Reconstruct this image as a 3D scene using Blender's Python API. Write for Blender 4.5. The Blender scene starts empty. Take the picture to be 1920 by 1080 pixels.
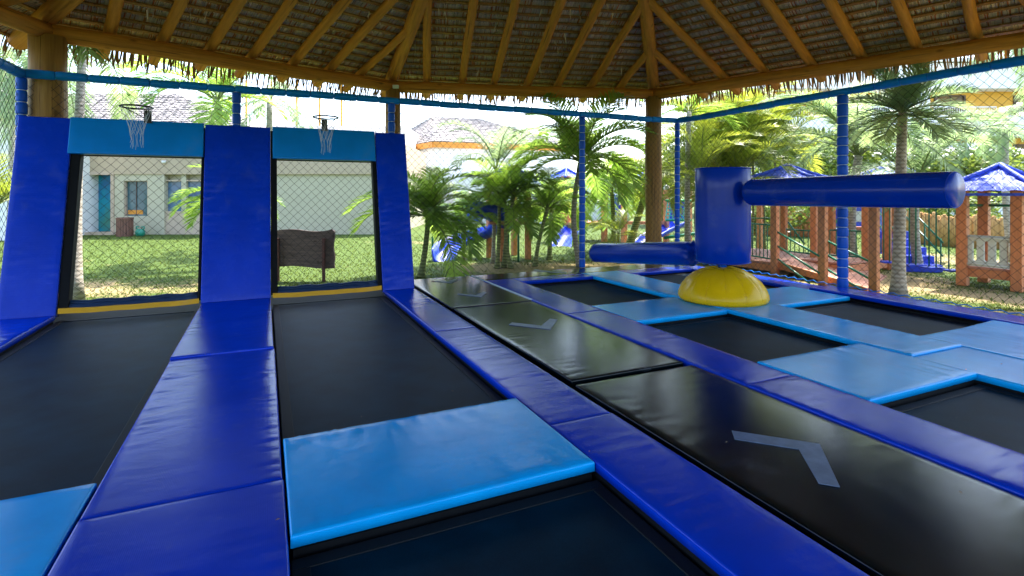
import bpy, math, random
from mathutils import Vector, Matrix, noise
random.seed(7)
R = math.radians
S = bpy.context.scene
COL = S.collection

# ------------------------------------------------------------------ camera, world, sun, exposure
CAM_H = 1.5
FPX = 1007.0
YAW = math.atan((960 - 497) / FPX)
cam = bpy.data.cameras.new('camera')
cam.sensor_width = 36.0
cam.lens = 36.0 * FPX / 1920.0
cam.shift_y = -177.0 / 1920.0
cam.clip_start = 0.05
cam.clip_end = 2000
camo = bpy.data.objects.new('camera', cam)
COL.objects.link(camo)
camo.location = (0, 0, CAM_H)
camo.rotation_euler = (R(90), 0, -YAW)
S.camera = camo

SUN_EL, SUN_AZ = R(61), R(58)          # azimuth measured from +Y towards +X
world = bpy.data.worlds.new('World')
S.world = world
world.use_nodes = True
wn = world.node_tree
for n in list(wn.nodes):
    wn.nodes.remove(n)
sky = wn.nodes.new('ShaderNodeTexSky')
sky.sky_type = 'NISHITA'
sky.sun_disc = False
sky.sun_elevation = SUN_EL
sky.sun_rotation = SUN_AZ
sky.dust_density = 2.0
sky.air_density = 1.0
hs = wn.nodes.new('ShaderNodeHueSaturation')
hs.inputs['Saturation'].default_value = 0.95
bgn = wn.nodes.new('ShaderNodeBackground')
bgn.inputs['Strength'].default_value = 0.15
wo = wn.nodes.new('ShaderNodeOutputWorld')
wn.links.new(sky.outputs[0], hs.inputs['Color'])
wn.links.new(hs.outputs[0], bgn.inputs[0])
wn.links.new(bgn.outputs[0], wo.inputs[0])
sl = bpy.data.lights.new('sun', 'SUN')
sl.energy = 2.5
sl.angle = R(0.55)
sl.color = (1.0, 0.95, 0.86)
so = bpy.data.objects.new('sun', sl)
COL.objects.link(so)
sdir = Vector((math.sin(SUN_AZ) * math.cos(SUN_EL), math.cos(SUN_AZ) * math.cos(SUN_EL), math.sin(SUN_EL)))
so.rotation_euler = sdir.to_track_quat('Z', 'Y').to_euler()
so.location = (0, 0, 30)
S.view_settings.view_transform = 'Standard'
S.view_settings.look = 'None'
S.view_settings.gamma = 1
S.view_settings.use_curve_mapping = False
S.view_settings.exposure = 2.5
S.cycles.max_bounces = 8
S.cycles.diffuse_bounces = 5
S.cycles.use_denoising = True

# ------------------------------------------------------------------ measuring helpers
sy, cy = math.sin(YAW), math.cos(YAW)
GZ = -0.25

def at(px, py, D):
    """point seen at photo pixel (px,py) at distance D along the view axis"""
    u = (px - 960) / FPX
    return Vector((D * (sy + u * cy), D * (cy - u * sy), CAM_H - (py - 363) / FPX * D))

def zat(py, D):
    return CAM_H - (py - 363) / FPX * D

def gp(px, py, z=GZ):
    D = (CAM_H - z) * FPX / (py - 363)
    return at(px, py, D)

def ground(px, D, z=GZ):
    p = at(px, 363, D)
    return Vector((p.x, p.y, z))

ER = Vector((cy, -sy, 0))     # camera right on the ground
ED = Vector((sy, cy, 0))      # camera forward on the ground
UP = Vector((0, 0, 1))

# ------------------------------------------------------------------ materials
def new_mat(name):
    m = bpy.data.materials.new(name)
    m.use_nodes = True
    nt = m.node_tree
    b = nt.nodes['Principled BSDF']
    return m, nt, b

def L(nt, a, b):
    nt.links.new(a, b)

def noise_node(nt, scale, detail=4, vec=None, rough=0.55):
    n = nt.nodes.new('ShaderNodeTexNoise')
    n.inputs['Scale'].default_value = scale
    n.inputs['Detail'].default_value = detail
    n.inputs['Roughness'].default_value = rough
    if vec is not None:
        L(nt, vec, n.inputs['Vector'])
    return n

def mapping(nt, scale=(1, 1, 1), kind='Object', rot=(0, 0, 0)):
    tc = nt.nodes.new('ShaderNodeTexCoord')
    mp = nt.nodes.new('ShaderNodeMapping')
    mp.inputs['Scale'].default_value = scale
    mp.inputs['Rotation'].default_value = rot
    L(nt, tc.outputs[kind], mp.inputs['Vector'])
    return mp.outputs[0]

def ramp(nt, fac, stops):
    r = nt.nodes.new('ShaderNodeValToRGB')
    e = r.color_ramp.elements
    while len(e) < len(stops):
        e.new(0.5)
    for i, (p, c) in enumerate(stops):
        e[i].position = p
        e[i].color = (*c, 1) if len(c) == 3 else c
    L(nt, fac, r.inputs[0])
    return r

def bump(nt, b, h, strength=0.3, dist=0.01, prev=None):
    bn = nt.nodes.new('ShaderNodeBump')
    bn.inputs['Strength'].default_value = strength
    bn.inputs['Distance'].default_value = dist
    L(nt, h, bn.inputs['Height'])
    if prev is not None:
        L(nt, prev.outputs[0], bn.inputs['Normal'])
    L(nt, bn.outputs[0], b.inputs['Normal'])
    return bn

def simple(name, col, rough=0.5, var=0.12, scale=6, bstr=0.15, bscale=40, metallic=0.0, spec=0.5, bdist=0.004, scl=(1, 1, 1)):
    m, nt, b = new_mat(name)
    v = mapping(nt, scl)
    n = noise_node(nt, scale, 5, v)
    c1 = tuple(max(0, c * (1 - var)) for c in col)
    c2 = tuple(min(1, c * (1 + var)) for c in col)
    r = ramp(nt, n.outputs[0], [(0.3, c1), (0.7, c2)])
    L(nt, r.outputs[0], b.inputs['Base Color'])
    b.inputs['Roughness'].default_value = rough
    b.inputs['Metallic'].default_value = metallic
    b.inputs['Specular IOR Level'].default_value = spec
    if bstr:
        n2 = noise_node(nt, bscale, 3, v)
        bump(nt, b, n2.outputs[0], bstr, bdist)
    return m

def vinyl(name, col, rough=0.27, wr=0.35, weave=0.09, spec=0.22, wscale=(3.2, 13, 8)):
    """coated fabric: fine weave, stretched soft creases and a little dust"""
    m, nt, b = new_mat(name)
    v = mapping(nt)
    n = noise_node(nt, 1.7, 4, v)
    r = ramp(nt, n.outputs[0], [(0.3, tuple(c * 0.86 for c in col)), (0.7, tuple(min(1, c * 1.1) for c in col))])
    dn = noise_node(nt, 2.6, 9, v, 0.72)
    df = ramp(nt, dn.outputs[0], [(0.56, (0, 0, 0)), (0.78, (0.16, 0.16, 0.16))])
    dm = nt.nodes.new('ShaderNodeMix')
    dm.data_type = 'RGBA'
    L(nt, df.outputs[0], dm.inputs[0])
    L(nt, r.outputs[0], dm.inputs[6])
    dm.inputs[7].default_value = (0.25, 0.3, 0.38, 1)
    L(nt, dm.outputs[2], b.inputs['Base Color'])
    rn = noise_node(nt, 5, 6, v)
    mr = nt.nodes.new('ShaderNodeMapRange')
    mr.inputs['To Min'].default_value = rough * 0.75
    mr.inputs['To Max'].default_value = rough * 1.3
    L(nt, rn.outputs[0], mr.inputs['Value'])
    L(nt, mr.outputs[0], b.inputs['Roughness'])
    b.inputs['Specular IOR Level'].default_value = spec
    vs = mapping(nt, wscale)
    n1 = noise_node(nt, 1.0, 3, vs, 0.5)
    b1 = bump(nt, b, n1.outputs[0], wr, 0.012)
    w1 = nt.nodes.new('ShaderNodeTexWave')
    w1.inputs['Scale'].default_value = 40
    w1.inputs['Distortion'].default_value = 0.3
    w1.bands_direction = 'X'
    w2 = nt.nodes.new('ShaderNodeTexWave')
    w2.inputs['Scale'].default_value = 40
    w2.bands_direction = 'Y'
    L(nt, v, w1.inputs['Vector'])
    L(nt, v, w2.inputs['Vector'])
    ad = nt.nodes.new('ShaderNodeMath')
    ad.operation = 'ADD'
    L(nt, w1.outputs[1], ad.inputs[0])
    L(nt, w2.outputs[1], ad.inputs[1])
    bump(nt, b, ad.outputs[0], weave, 0.0015, b1)
    return m

M = {}
M['royal'] = vinyl('royal_blue_vinyl', (0.0005, 0.042, 0.56), 0.2, wr=0.1)
M['royal_wall'] = vinyl('royal_blue_wall_vinyl', (0.0005, 0.042, 0.56), 0.27, wr=0.1, wscale=(1.5, 6, 5))
M['light'] = vinyl('light_blue_vinyl', (0.002, 0.38, 0.95), 0.2, wr=0.12)
M['panel'] = vinyl('light_blue_panel_vinyl', (0.001, 0.24, 0.75), 0.33, wr=0.15)
M['foam'] = vinyl('foam_sleeve_vinyl', (0.003, 0.10, 0.62), 0.36, wr=0.25, weave=0.05)
M['rail'] = vinyl('rail_sleeve_vinyl', (0.003, 0.24, 0.75), 0.4, wr=0.25, weave=0.05)
M['roller'] = vinyl('roller_vinyl', (0.0005, 0.034, 0.38), 0.2, wr=0.08, weave=0.05, wscale=(5, 5, 16))
M['yellow'] = vinyl('yellow_vinyl', (0.75, 0.46, 0.005), 0.22, wr=0.12, weave=0.04, wscale=(3, 3, 3))
M['yellow_strip'] = vinyl('yellow_strip_vinyl', (0.7, 0.36, 0.005), 0.4, wr=0.3)
M['navy'] = vinyl('navy_fabric', (0.008, 0.03, 0.09), 0.5, wr=0.4)
M['gloss_black'] = vinyl('black_track_vinyl', (0.002, 0.006, 0.009), 0.19, wr=0.045, weave=0.05, wscale=(2.2, 2.6, 3), spec=0.42)
M['grey_tape'] = simple('grey_arrow_tape', (0.13, 0.18, 0.30), 0.35, 0.25, 14, 0.08, 80)
M['black'] = simple('black_fabric', (0.005, 0.006, 0.008), 0.7, 0.2, 10, 0.2, 80, spec=0.15)
M['webbing'] = simple('black_webbing', (0.006, 0.009, 0.013), 0.6, 0.2, 30, 0.2, 150, spec=0.2)
M['black_metal'] = simple('black_metal', (0.012, 0.012, 0.014), 0.4, 0.2, 20, 0.05, 100)
M['cord'] = simple('black_net_cord', (0.02, 0.019, 0.018), 0.7, 0.1, 30, 0)
M['white_cord'] = simple('white_net_cord', (0.75, 0.78, 0.8), 0.7, 0.05, 30, 0)
M['tie'] = simple('pale_tie', (0.45, 0.55, 0.68), 0.5, 0.05, 30, 0)

def bed_mat():
    m, nt, b = new_mat('trampoline_weave')
    v = mapping(nt)
    n = noise_node(nt, 3, 6, v)
    n2 = noise_node(nt, 120, 2, v)
    mx = nt.nodes.new('ShaderNodeMath')
    mx.operation = 'MULTIPLY_ADD'
    L(nt, n2.outputs[0], mx.inputs[0])
    mx.inputs[1].default_value = 0.35
    L(nt, n.outputs[0], mx.inputs[2])
    r = ramp(nt, mx.outputs[0], [(0.45, (0.0004, 0.008, 0.02)), (0.85, (0.001, 0.022, 0.046))])
    L(nt, r.outputs[0], b.inputs['Base Color'])
    b.inputs['Roughness'].default_value = 0.52
    b.inputs['Specular IOR Level'].default_value = 0.07
    ck = nt.nodes.new('ShaderNodeTexChecker')
    ck.inputs['Scale'].default_value = 260
    L(nt, v, ck.inputs['Vector'])
    bump(nt, b, ck.outputs['Fac'], 0.2, 0.001)
    return m
M['bed'] = bed_mat()

def wood(name, c1, c2, rough=0.55, scl=(9, 9, 0.8), bs=0.35):
    m, nt, b = new_mat(name)
    v = mapping(nt, scl)
    n = noise_node(nt, 2.2, 7, v, 0.65)
    r = ramp(nt, n.outputs[0], [(0.25, c1), (0.5, tuple((a + d) / 2 for a, d in zip(c1, c2))), (0.75, c2)])
    vk = mapping(nt, (1, 1, 0.5))
    vo = nt.nodes.new('ShaderNodeTexVoronoi')
    vo.inputs['Scale'].default_value = 4.5
    L(nt, vk, vo.inputs['Vector'])
    kr = ramp(nt, vo.outputs['Distance'], [(0.05, (0.25, 0.2, 0.15)), (0.16, (1, 1, 1))])
    mm = nt.nodes.new('ShaderNodeMix')
    mm.data_type = 'RGBA'
    mm.blend_type = 'MULTIPLY'
    mm.inputs[0].default_value = 0.7
    L(nt, r.outputs[0], mm.inputs[6])
    L(nt, kr.outputs[0], mm.inputs[7])
    vc = mapping(nt, (scl[0] * 1.6, scl[1] * 1.6, scl[2] * .5))
    cn = noise_node(nt, 2.0, 3, vc, 0.5)
    cr = ramp(nt, cn.outputs[0], [(0.30, (0.22, 0.18, 0.15)), (0.37, (1, 1, 1))])
    m2 = nt.nodes.new('ShaderNodeMix')
    m2.data_type = 'RGBA'
    m2.blend_type = 'MULTIPLY'
    m2.inputs[0].default_value = 0.8
    L(nt, mm.outputs[2], m2.inputs[6])
    L(nt, cr.outputs[0], m2.inputs[7])
    L(nt, m2.outputs[2], b.inputs['Base Color'])
    b.inputs['Roughness'].default_value = rough
    b.inputs['Specular IOR Level'].default_value = 0.25
    b0 = bump(nt, b, n.outputs[0], bs, 0.012)
    bump(nt, b, cr.outputs[0], 0.4, 0.006, b0)
    return m
M['log'] = wood('eucalyptus_log', (0.37, 0.125, 0.014), (0.74, 0.30, 0.045), 0.65)
M['post_log'] = wood('weathered_log', (0.24, 0.115, 0.03), (0.46, 0.25, 0.07), scl=(14, 14, 0.7), bs=0.6)
M['batten'] = wood('batten_wood', (0.15, 0.055, 0.014), (0.5, 0.23, 0.06))
M['play_wood'] = simple('terracotta_paint', (0.6, 0.22, 0.09), 0.55, 0.12, 5, 0.15, 30, scl=(6, 6, 1))
M['pink_deck'] = simple('pink_deck_paint', (0.5, 0.22, 0.15), 0.6, 0.1, 5, 0.1, 30)
M['green_metal'] = simple('green_enamel', (0.008, 0.17, 0.095), 0.35, 0.1, 6, 0)
M['green_plastic'] = simple('green_plastic', (0.01, 0.28, 0.07), 0.4, 0.08, 3, 0)
M['blue_plastic'] = simple('blue_plastic', (0.012, 0.05, 0.6), 0.32, 0.08, 3, 0)
M['paleblue_plastic'] = simple('pale_blue_plastic', (0.12, 0.25, 0.7), 0.35, 0.08, 3, 0)
M['blue_tile'] = simple('blue_roof_plastic', (0.035, 0.085, 0.62), 0.6, 0.12, 4, 0)
M['white_plastic'] = simple('white_plastic', (0.62, 0.66, 0.62), 0.45, 0.04, 4, 0)
M['white_paint'] = simple('white_plaster', (0.8, 0.79, 0.76), 0.75, 0.03, 2, 0.1, 60)
M['beige_wall'] = simple('beige_plaster', (0.44, 0.345, 0.235), 0.8, 0.05, 0.8, 0.12, 50)
M['mint_wall'] = simple('pale_plaster', (0.46, 0.42, 0.30), 0.8, 0.05, 0.8, 0.12, 50)
M['pink_frame'] = simple('pink_stone_frame', (0.48, 0.37, 0.27), 0.7, 0.06, 4, 0.1, 40)
M['yellow_wall'] = simple('ochre_plaster', (0.72, 0.38, 0.06), 0.8, 0.06, 1, 0.1, 40)
M['orange_fascia'] = simple('orange_fascia', (0.62, 0.25, 0.03), 0.6, 0.1, 2, 0.05, 30)
M['roof_tile'] = simple('clay_tile', (0.29, 0.26, 0.245), 0.8, 0.22, 9, 0.2, 30)
M['dark_frame'] = simple('dark_window_frame', (0.09, 0.06, 0.05), 0.5, 0.1, 6, 0)
M['sign_wood'] = wood('carved_sign_wood', (0.07, 0.05, 0.045), (0.2, 0.14, 0.12), 0.7, scl=(1.2, 1.2, 12), bs=0.5)
M['sign_post'] = simple('red_brown_post', (0.1, 0.03, 0.022), 0.6, 0.15, 8, 0.1, 40)
M['bamboo'] = wood('stockade_log', (0.33, 0.16, 0.05), (0.62, 0.36, 0.13), 0.65, scl=(8, 8, 1))
M['barrel'] = wood('barrel_wood', (0.12, 0.055, 0.04), (0.24, 0.12, 0.085), 0.6, scl=(12, 12, 1))
M['planter'] = simple('green_planter', (0.012, 0.20, 0.13), 0.4, 0.1, 6, 0)
M['camera_white'] = simple('white_casing', (0.75, 0.75, 0.75), 0.4, 0.02, 4, 0)
M['net_turq'] = simple('turquoise_rope', (0.05, 0.42, 0.36), 0.6, 0.05, 20, 0)

def glass_mat(name, stops, rough=0.06):
    m, nt, b = new_mat(name)
    v = mapping(nt, (0.6, 0.6, 0.45))
    n = noise_node(nt, 1.6, 3, v)
    r = ramp(nt, n.outputs[0], stops)
    L(nt, r.outputs[0], b.inputs['Base Color'])
    b.inputs['Roughness'].default_value = rough
    return m
M['door_glass'] = glass_mat('teal_door_glass', [(0.3, (0.02, 0.12, 0.3)), (0.5, (0.0, 0.24, 0.34)), (0.7, (0.05, 0.22, 0.16))])  # blue, teal and green tones blended at random over the glass
M['win_glass'] = glass_mat('window_glass', [(0.3, (0.03, 0.08, 0.10)), (0.7, (0.08, 0.15, 0.17))])
M['blue_glass'] = glass_mat('blue_glass', [(0.3, (0.05, 0.10, 0.2)), (0.7, (0.12, 0.2, 0.3))])

def leaf_mat(name, c1, c2, tr=0.35, rough=0.4):
    m, nt, b = new_mat(name)
    oi = nt.nodes.new('ShaderNodeObjectInfo')
    v = mapping(nt, (1, 1, 1))
    n = noise_node(nt, 5, 3, v)
    ad = nt.nodes.new('ShaderNodeMath')
    ad.operation = 'MULTIPLY_ADD'
    L(nt, oi.outputs['Random'], ad.inputs[0])
    ad.inputs[1].default_value = 0.5
    sb = nt.nodes.new('ShaderNodeMath')
    sb.operation = 'SUBTRACT'
    L(nt, n.outputs[0], sb.inputs[0])
    sb.inputs[1].default_value = 0.25
    L(nt, sb.outputs[0], ad.inputs[2])
    r = ramp(nt, ad.outputs[0], [(0.15, c1), (0.75, c2)])
    L(nt, r.outputs[0], b.inputs['Base Color'])
    b.inputs['Roughness'].default_value = rough
    t = nt.nodes.new('ShaderNodeBsdfTranslucent')
    hsn = nt.nodes.new('ShaderNodeHueSaturation')
    hsn.inputs['Hue'].default_value = 0.475
    hsn.inputs['Value'].default_value = 1.7
    L(nt, r.outputs[0], hsn.inputs['Color'])
    L(nt, hsn.outputs[0], t.inputs['Color'])
    mx = nt.nodes.new('ShaderNodeMixShader')
    mx.inputs[0].default_value = tr
    out = nt.nodes['Material Output']
    L(nt, b.outputs[0], mx.inputs[1])
    L(nt, t.outputs[0], mx.inputs[2])
    L(nt, mx.outputs[0], out.inputs['Surface'])
    return m
M['palm_leaf'] = leaf_mat('palm_leaf', (0.10, 0.22, 0.035), (0.25, 0.4, 0.06), 0.58)
M['areca_leaf'] = leaf_mat('areca_leaf', (0.11, 0.19, 0.018), (0.25, 0.31, 0.035), 0.48)
M['grey_leaf'] = leaf_mat('grey_palm_leaf', (0.11, 0.2, 0.085), (0.24, 0.34, 0.14), 0.52)
M['tree_leaf'] = leaf_mat('tree_leaf', (0.06, 0.12, 0.02), (0.16, 0.23, 0.035), 0.42)
M['grass_blade'] = leaf_mat('grass_blade', (0.045, 0.09, 0.013), (0.1, 0.145, 0.026), 0.4, 0.7)
M['dry_leaf'] = leaf_mat('dry_leaf', (0.25, 0.15, 0.06), (0.45, 0.32, 0.16), 0.3, 0.7)
M['rachis'] = simple('palm_rachis', (0.15, 0.2, 0.05), 0.5, 0.15, 5, 0)

def trunk_mat(name, c1, c2):
    m, nt, b = new_mat(name)
    v = mapping(nt, (1, 1, 1))
    w = nt.nodes.new('ShaderNodeTexWave')
    w.bands_direction = 'Z'
    w.inputs['Scale'].default_value = 4.6
    w.inputs['Distortion'].default_value = 2.5
    w.inputs['Detail'].default_value = 3
    L(nt, v, w.inputs['Vector'])
    n = noise_node(nt, 9, 5, v)
    mx = nt.nodes.new('ShaderNodeMath')
    mx.operation = 'MULTIPLY'
    L(nt, w.outputs[1], mx.inputs[0])
    L(nt, n.outputs[0], mx.inputs[1])
    r = ramp(nt, mx.outputs[0], [(0.05, c1), (0.5, c2)])
    L(nt, r.outputs[0], b.inputs['Base Color'])
    b.inputs['Roughness'].default_value = 0.8
    bump(nt, b, w.outputs[1], 0.25, 0.01)
    return m
M['grey_trunk'] = trunk_mat('grey_palm_trunk', (0.27, 0.24, 0.2), (0.42, 0.38, 0.33))
M['tan_trunk'] = trunk_mat('tan_palm_trunk', (0.36, 0.27, 0.19), (0.56, 0.45, 0.34))
M['green_trunk'] = trunk_mat('green_palm_trunk', (0.12, 0.14, 0.05), (0.3, 0.31, 0.14))
M['brown_trunk'] = trunk_mat('brown_trunk', (0.1, 0.07, 0.04), (0.25, 0.2, 0.13))

def attr_mat(name, attr, rough=0.8, spec=0.3, tr=0.0, bscale=60):
    m, nt, b = new_mat(name)
    a = nt.nodes.new('ShaderNodeVertexColor')
    a.layer_name = attr
    L(nt, a.outputs[0], b.inputs['Base Color'])
    b.inputs['Roughness'].default_value = rough
    b.inputs['Specular IOR Level'].default_value = spec
    if tr:
        t = nt.nodes.new('ShaderNodeBsdfTranslucent')
        L(nt, a.outputs[0], t.inputs['Color'])
        mx = nt.nodes.new('ShaderNodeMixShader')
        mx.inputs[0].default_value = tr
        out = nt.nodes['Material Output']
        L(nt, b.outputs[0], mx.inputs[1])
        L(nt, t.outputs[0], mx.inputs[2])
        L(nt, mx.outputs[0], out.inputs['Surface'])
    return m
M['thatch'] = attr_mat('palm_thatch', 'tint', 0.8, 0.2, 0.05)

def lawn_mat():
    m, nt, b = new_mat('lawn_ground')
    v = mapping(nt)
    a = nt.nodes.new('ShaderNodeVertexColor')
    a.layer_name = 'sand'
    n = noise_node(nt, 2.2, 6, v, 0.65)
    n2 = noise_node(nt, 40, 4, v, 0.7)
    g = ramp(nt, n2.outputs[0], [(0.3, (0.04, 0.075, 0.011)), (0.7, (0.09, 0.135, 0.024))])
    sd = ramp(nt, n2.outputs[0], [(0.3, (0.24, 0.175, 0.08)), (0.7, (0.39, 0.29, 0.15))])
    sep = nt.nodes.new('ShaderNodeSeparateColor')
    L(nt, a.outputs[0], sep.inputs[0])
    ad = nt.nodes.new('ShaderNodeMath')
    ad.operation = 'ADD'
    L(nt, sep.outputs[0], ad.inputs[0])
    sub = nt.nodes.new('ShaderNodeMath')
    sub.operation = 'MULTIPLY_ADD'
    L(nt, n.outputs[0], sub.inputs[0])
    sub.inputs[1].default_value = 0.9
    sub.inputs[2].default_value = -0.45
    L(nt, sub.outputs[0], ad.inputs[1])
    f = ramp(nt, ad.outputs[0], [(0.35, (0, 0, 0)), (0.65, (1, 1, 1))])
    mx = nt.nodes.new('ShaderNodeMix')
    mx.data_type = 'RGBA'
    L(nt, f.outputs[0], mx.inputs[0])
    L(nt, g.outputs[0], mx.inputs[6])
    L(nt, sd.outputs[0], mx.inputs[7])
    L(nt, mx.outputs[2], b.inputs['Base Color'])
    b.inputs['Roughness'].default_value = 0.9
    b.inputs['Specular IOR Level'].default_value = 0.2
    bump(nt, b, n2.outputs[0], 0.25, 0.02)
    return m
M['lawn'] = lawn_mat()

# ------------------------------------------------------------------ mesh builder
ORG = {}

class MB:
    def __init__(s):
        s.v, s.f, s.c = [], [], []

    def quad(s, a, b, c, d, col=None):
        i = len(s.v)
        s.v += [Vector(a), Vector(b), Vector(c), Vector(d)]
        s.f.append((i, i + 1, i + 2, i + 3))
        s.c.append(col)

    def tri(s, a, b, c, col=None):
        i = len(s.v)
        s.v += [Vector(a), Vector(b), Vector(c)]
        s.f.append((i, i + 1, i + 2))
        s.c.append(col)

    def hexa(s, p):
        """p: 8 corners, bottom ring 0-3 then top ring 4-7"""
        i = len(s.v)
        s.v += [Vector(q) for q in p]
        for f in ((3, 2, 1, 0), (4, 5, 6, 7), (0, 1, 5, 4), (1, 2, 6, 5), (2, 3, 7, 6), (3, 0, 4, 7)):
            s.f.append(tuple(i + k for k in f))
            s.c.append(None)

    def box(s, x0, x1, y0, y1, z0, z1):
        s.hexa([(x0, y0, z0), (x1, y0, z0), (x1, y1, z0), (x0, y1, z0), (x0, y0, z1), (x1, y0, z1), (x1, y1, z1), (x0, y1, z1)])

    def obox(s, o, ax, ay, az):
        """box spanned by three edge vectors from corner o"""
        o, ax, ay, az = Vector(o), Vector(ax), Vector(ay), Vector(az)
        s.hexa([o, o + ax, o + ax + ay, o + ay, o + az, o + ax + az, o + ax + ay + az, o + ay + az])

    def cbox(s, c, a, b, h):
        """upright box: base centre c, full edge vectors a, b on the ground and height h"""
        c, a, b = Vector(c), Vector(a), Vector(b)
        s.obox(c - a / 2 - b / 2, a, b, (0, 0, h))

    def tube(s, pts, rad, n=8, cap=True):
        pts = [Vector(p) for p in pts]
        if not isinstance(rad, (list, tuple)):
            rad = [rad] * len(pts)
        base = len(s.v)
        prev = None
        for k, p in enumerate(pts):
            if k == 0:
                t = pts[1] - p
            elif k == len(pts) - 1:
                t = p - pts[k - 1]
            else:
                t = pts[k + 1] - pts[k - 1]
            t = t.normalized()
            if prev is None:
                a = Vector((0, 0, 1)) if abs(t.z) < 0.9 else Vector((1, 0, 0))
                prev = t.cross(a).normalized()
            prev = (prev - t * prev.dot(t)).normalized()
            w = t.cross(prev)
            for j in range(n):
                an = 2 * math.pi * j / n
                s.v.append(p + (prev * math.cos(an) + w * math.sin(an)) * rad[k])
        for k in range(len(pts) - 1):
            for j in range(n):
                j2 = (j + 1) % n
                s.f.append((base + k * n + j, base + k * n + j2, base + (k + 1) * n + j2, base + (k + 1) * n + j))
                s.c.append(None)
        if cap:
            s.f.append(tuple(base + j for j in range(n))[::-1])
            s.f.append(tuple(base + (len(pts) - 1) * n + j for j in range(n)))
            s.c += [None, None]

    def lathe(s, c, prof, n=24, wob=None):
        """prof: list of (radius, z) from bottom up"""
        c = Vector(c)
        base = len(s.v)
        for r, z in prof:
            for j in range(n):
                an = 2 * math.pi * j / n
                rr = r * (1 + (wob(an, z) if wob else 0))
                s.v.append(c + Vector((rr * math.cos(an), rr * math.sin(an), z)))
        for k in range(len(prof) - 1):
            for j in range(n):
                j2 = (j + 1) % n
                s.f.append((base + k * n + j, base + k * n + j2, base + (k + 1) * n + j2, base + (k + 1) * n + j))
                s.c.append(None)
        s.f.append(tuple(base + j for j in range(n))[::-1])
        s.f.append(tuple(base + (len(prof) - 1) * n + j for j in range(n)))
        s.c += [None, None]

    def grid(s, fn, nu, nv):
        b = len(s.v)
        for j in range(nv + 1):
            for i in range(nu + 1):
                s.v.append(Vector(fn(i / nu, j / nv)))
        for j in range(nv):
            for i in range(nu):
                a = b + j * (nu + 1) + i
                s.f.append((a, a + 1, a + nu + 2, a + nu + 1))
                s.c.append(None)

    def mesh(s, name, mat, org=Vector((0, 0, 0)), smooth=False, attr=None):
        me = bpy.data.meshes.new(name)
        me.from_pydata([tuple(v - org) for v in s.v], [], s.f)
        me.materials.append(M[mat] if isinstance(mat, str) else mat)
        if attr:
            ca = me.color_attributes.new(attr, 'FLOAT_COLOR', 'CORNER')
            k = 0
            for f, c in zip(s.f, s.c):
                cc = (*(c or (0.2, 0.2, 0.2)), 1)
                for _ in f:
                    ca.data[k].color = cc
                    k += 1
        if smooth:
            me.polygons.foreach_set('use_smooth', [True] * len(me.polygons))
        me.update()
        return me

    def build(s, name, mat, parent=None, smooth=False, attr=None, bevel=0, angle=None, label=None):
        org = ORG.get(parent.name, Vector((0, 0, 0))) if parent else Vector((0, 0, 0))
        me = s.mesh(name, mat, org, smooth, attr)
        o = bpy.data.objects.new(name, me)
        COL.objects.link(o)
        if parent:
            o.parent = parent
        ORG[o.name] = org
        if bevel:
            md = o.modifiers.new('b', 'BEVEL')
            md.width = bevel
            md.segments = 2
            md.limit_method = 'ANGLE'
        if angle:
            me.polygons.foreach_set('use_smooth', [True] * len(me.polygons))
            try:
                me.set_sharp_from_angle(angle=R(angle))
            except Exception:
                pass
        if label:
            o['label'] = label
        return o

def thing(name, label, cat, loc=(0, 0, 0), group=None):
    o = bpy.data.objects.new(name, None)
    COL.objects.link(o)
    o.location = loc
    o.empty_display_size = 0.1
    o['label'] = label
    o['category'] = cat
    if group:
        o['group'] = group
    ORG[o.name] = Vector(loc)
    return o

def tag(o, label, cat, group=None):
    o['label'] = label
    o['category'] = cat
    if group:
        o['group'] = group
    return o

def struct(o, kind='structure'):
    o['kind'] = kind
    return o

def inst(src, parent, name=None, loc=None, rot=None, scale=None):
    o = bpy.data.objects.new(name or src.name.split('.')[0], src if isinstance(src, bpy.types.Mesh) else src.data)
    COL.objects.link(o)
    o.parent = parent
    if loc is not None:
        o.location = loc
    if rot is not None:
        o.rotation_euler = rot
    if scale is not None:
        o.scale = scale
    return o

# ------------------------------------------------------------------ ground
def sand_amount(x, y):
    p = Vector((x, y, 0))
    D = p.dot(ED)
    lat = p.dot(ER)
    n = noise.fractal(Vector((x * 0.33, y * 0.33, 3.1)), 1.0, 2.0, 4) * 0.5
    s = 0.12 + n * 0.75
    # worn sandy band beside the deck, widest by the play houses
    if lat > -2.0:
        if lat < 4.0:
            s += 1.0 * max(0, 1 - abs(D - 12.6) / 1.8) * min(1, max(0, (lat + 2.0) / 1.5))
        else:
            d = x - 8.5
            s += 0.8 * max(0, 1 - abs(d - 2.6) / 2.2)
            s += 0.4 * max(0, 1 - abs(D - 13.5) / 3) * (1 if lat > 7 else 0)
    else:
        s += 0.6 * max(0, 1 - abs(D - 9.6) / 1.8)
    return max(0, min(1, s))

gm = MB()
NG = 120
xs = [-14 + 44 * i / NG for i in range(NG + 1)]
ys = [-3 + 35 * j / NG for j in range(NG + 1)]
xs = [-400, -150, -60, -30] + xs + [45, 90, 200, 500]
ys = [-300, -100, -30] + ys + [45, 80, 160, 500]
nx, ny = len(xs), len(ys)
for y in ys:
    for x in xs:
        gm.v.append(Vector((x, y, GZ)))
for j in range(ny - 1):
    for i in range(nx - 1):
        a = j * nx + i
        gm.f.append((a, a + 1, a + nx + 1, a + nx))
        sv = sand_amount((xs[i] + xs[i + 1]) / 2, (ys[j] + ys[j + 1]) / 2)
        gm.c.append((sv, sv, sv))
struct(gm.build('ground', 'lawn', attr='sand'))

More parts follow.
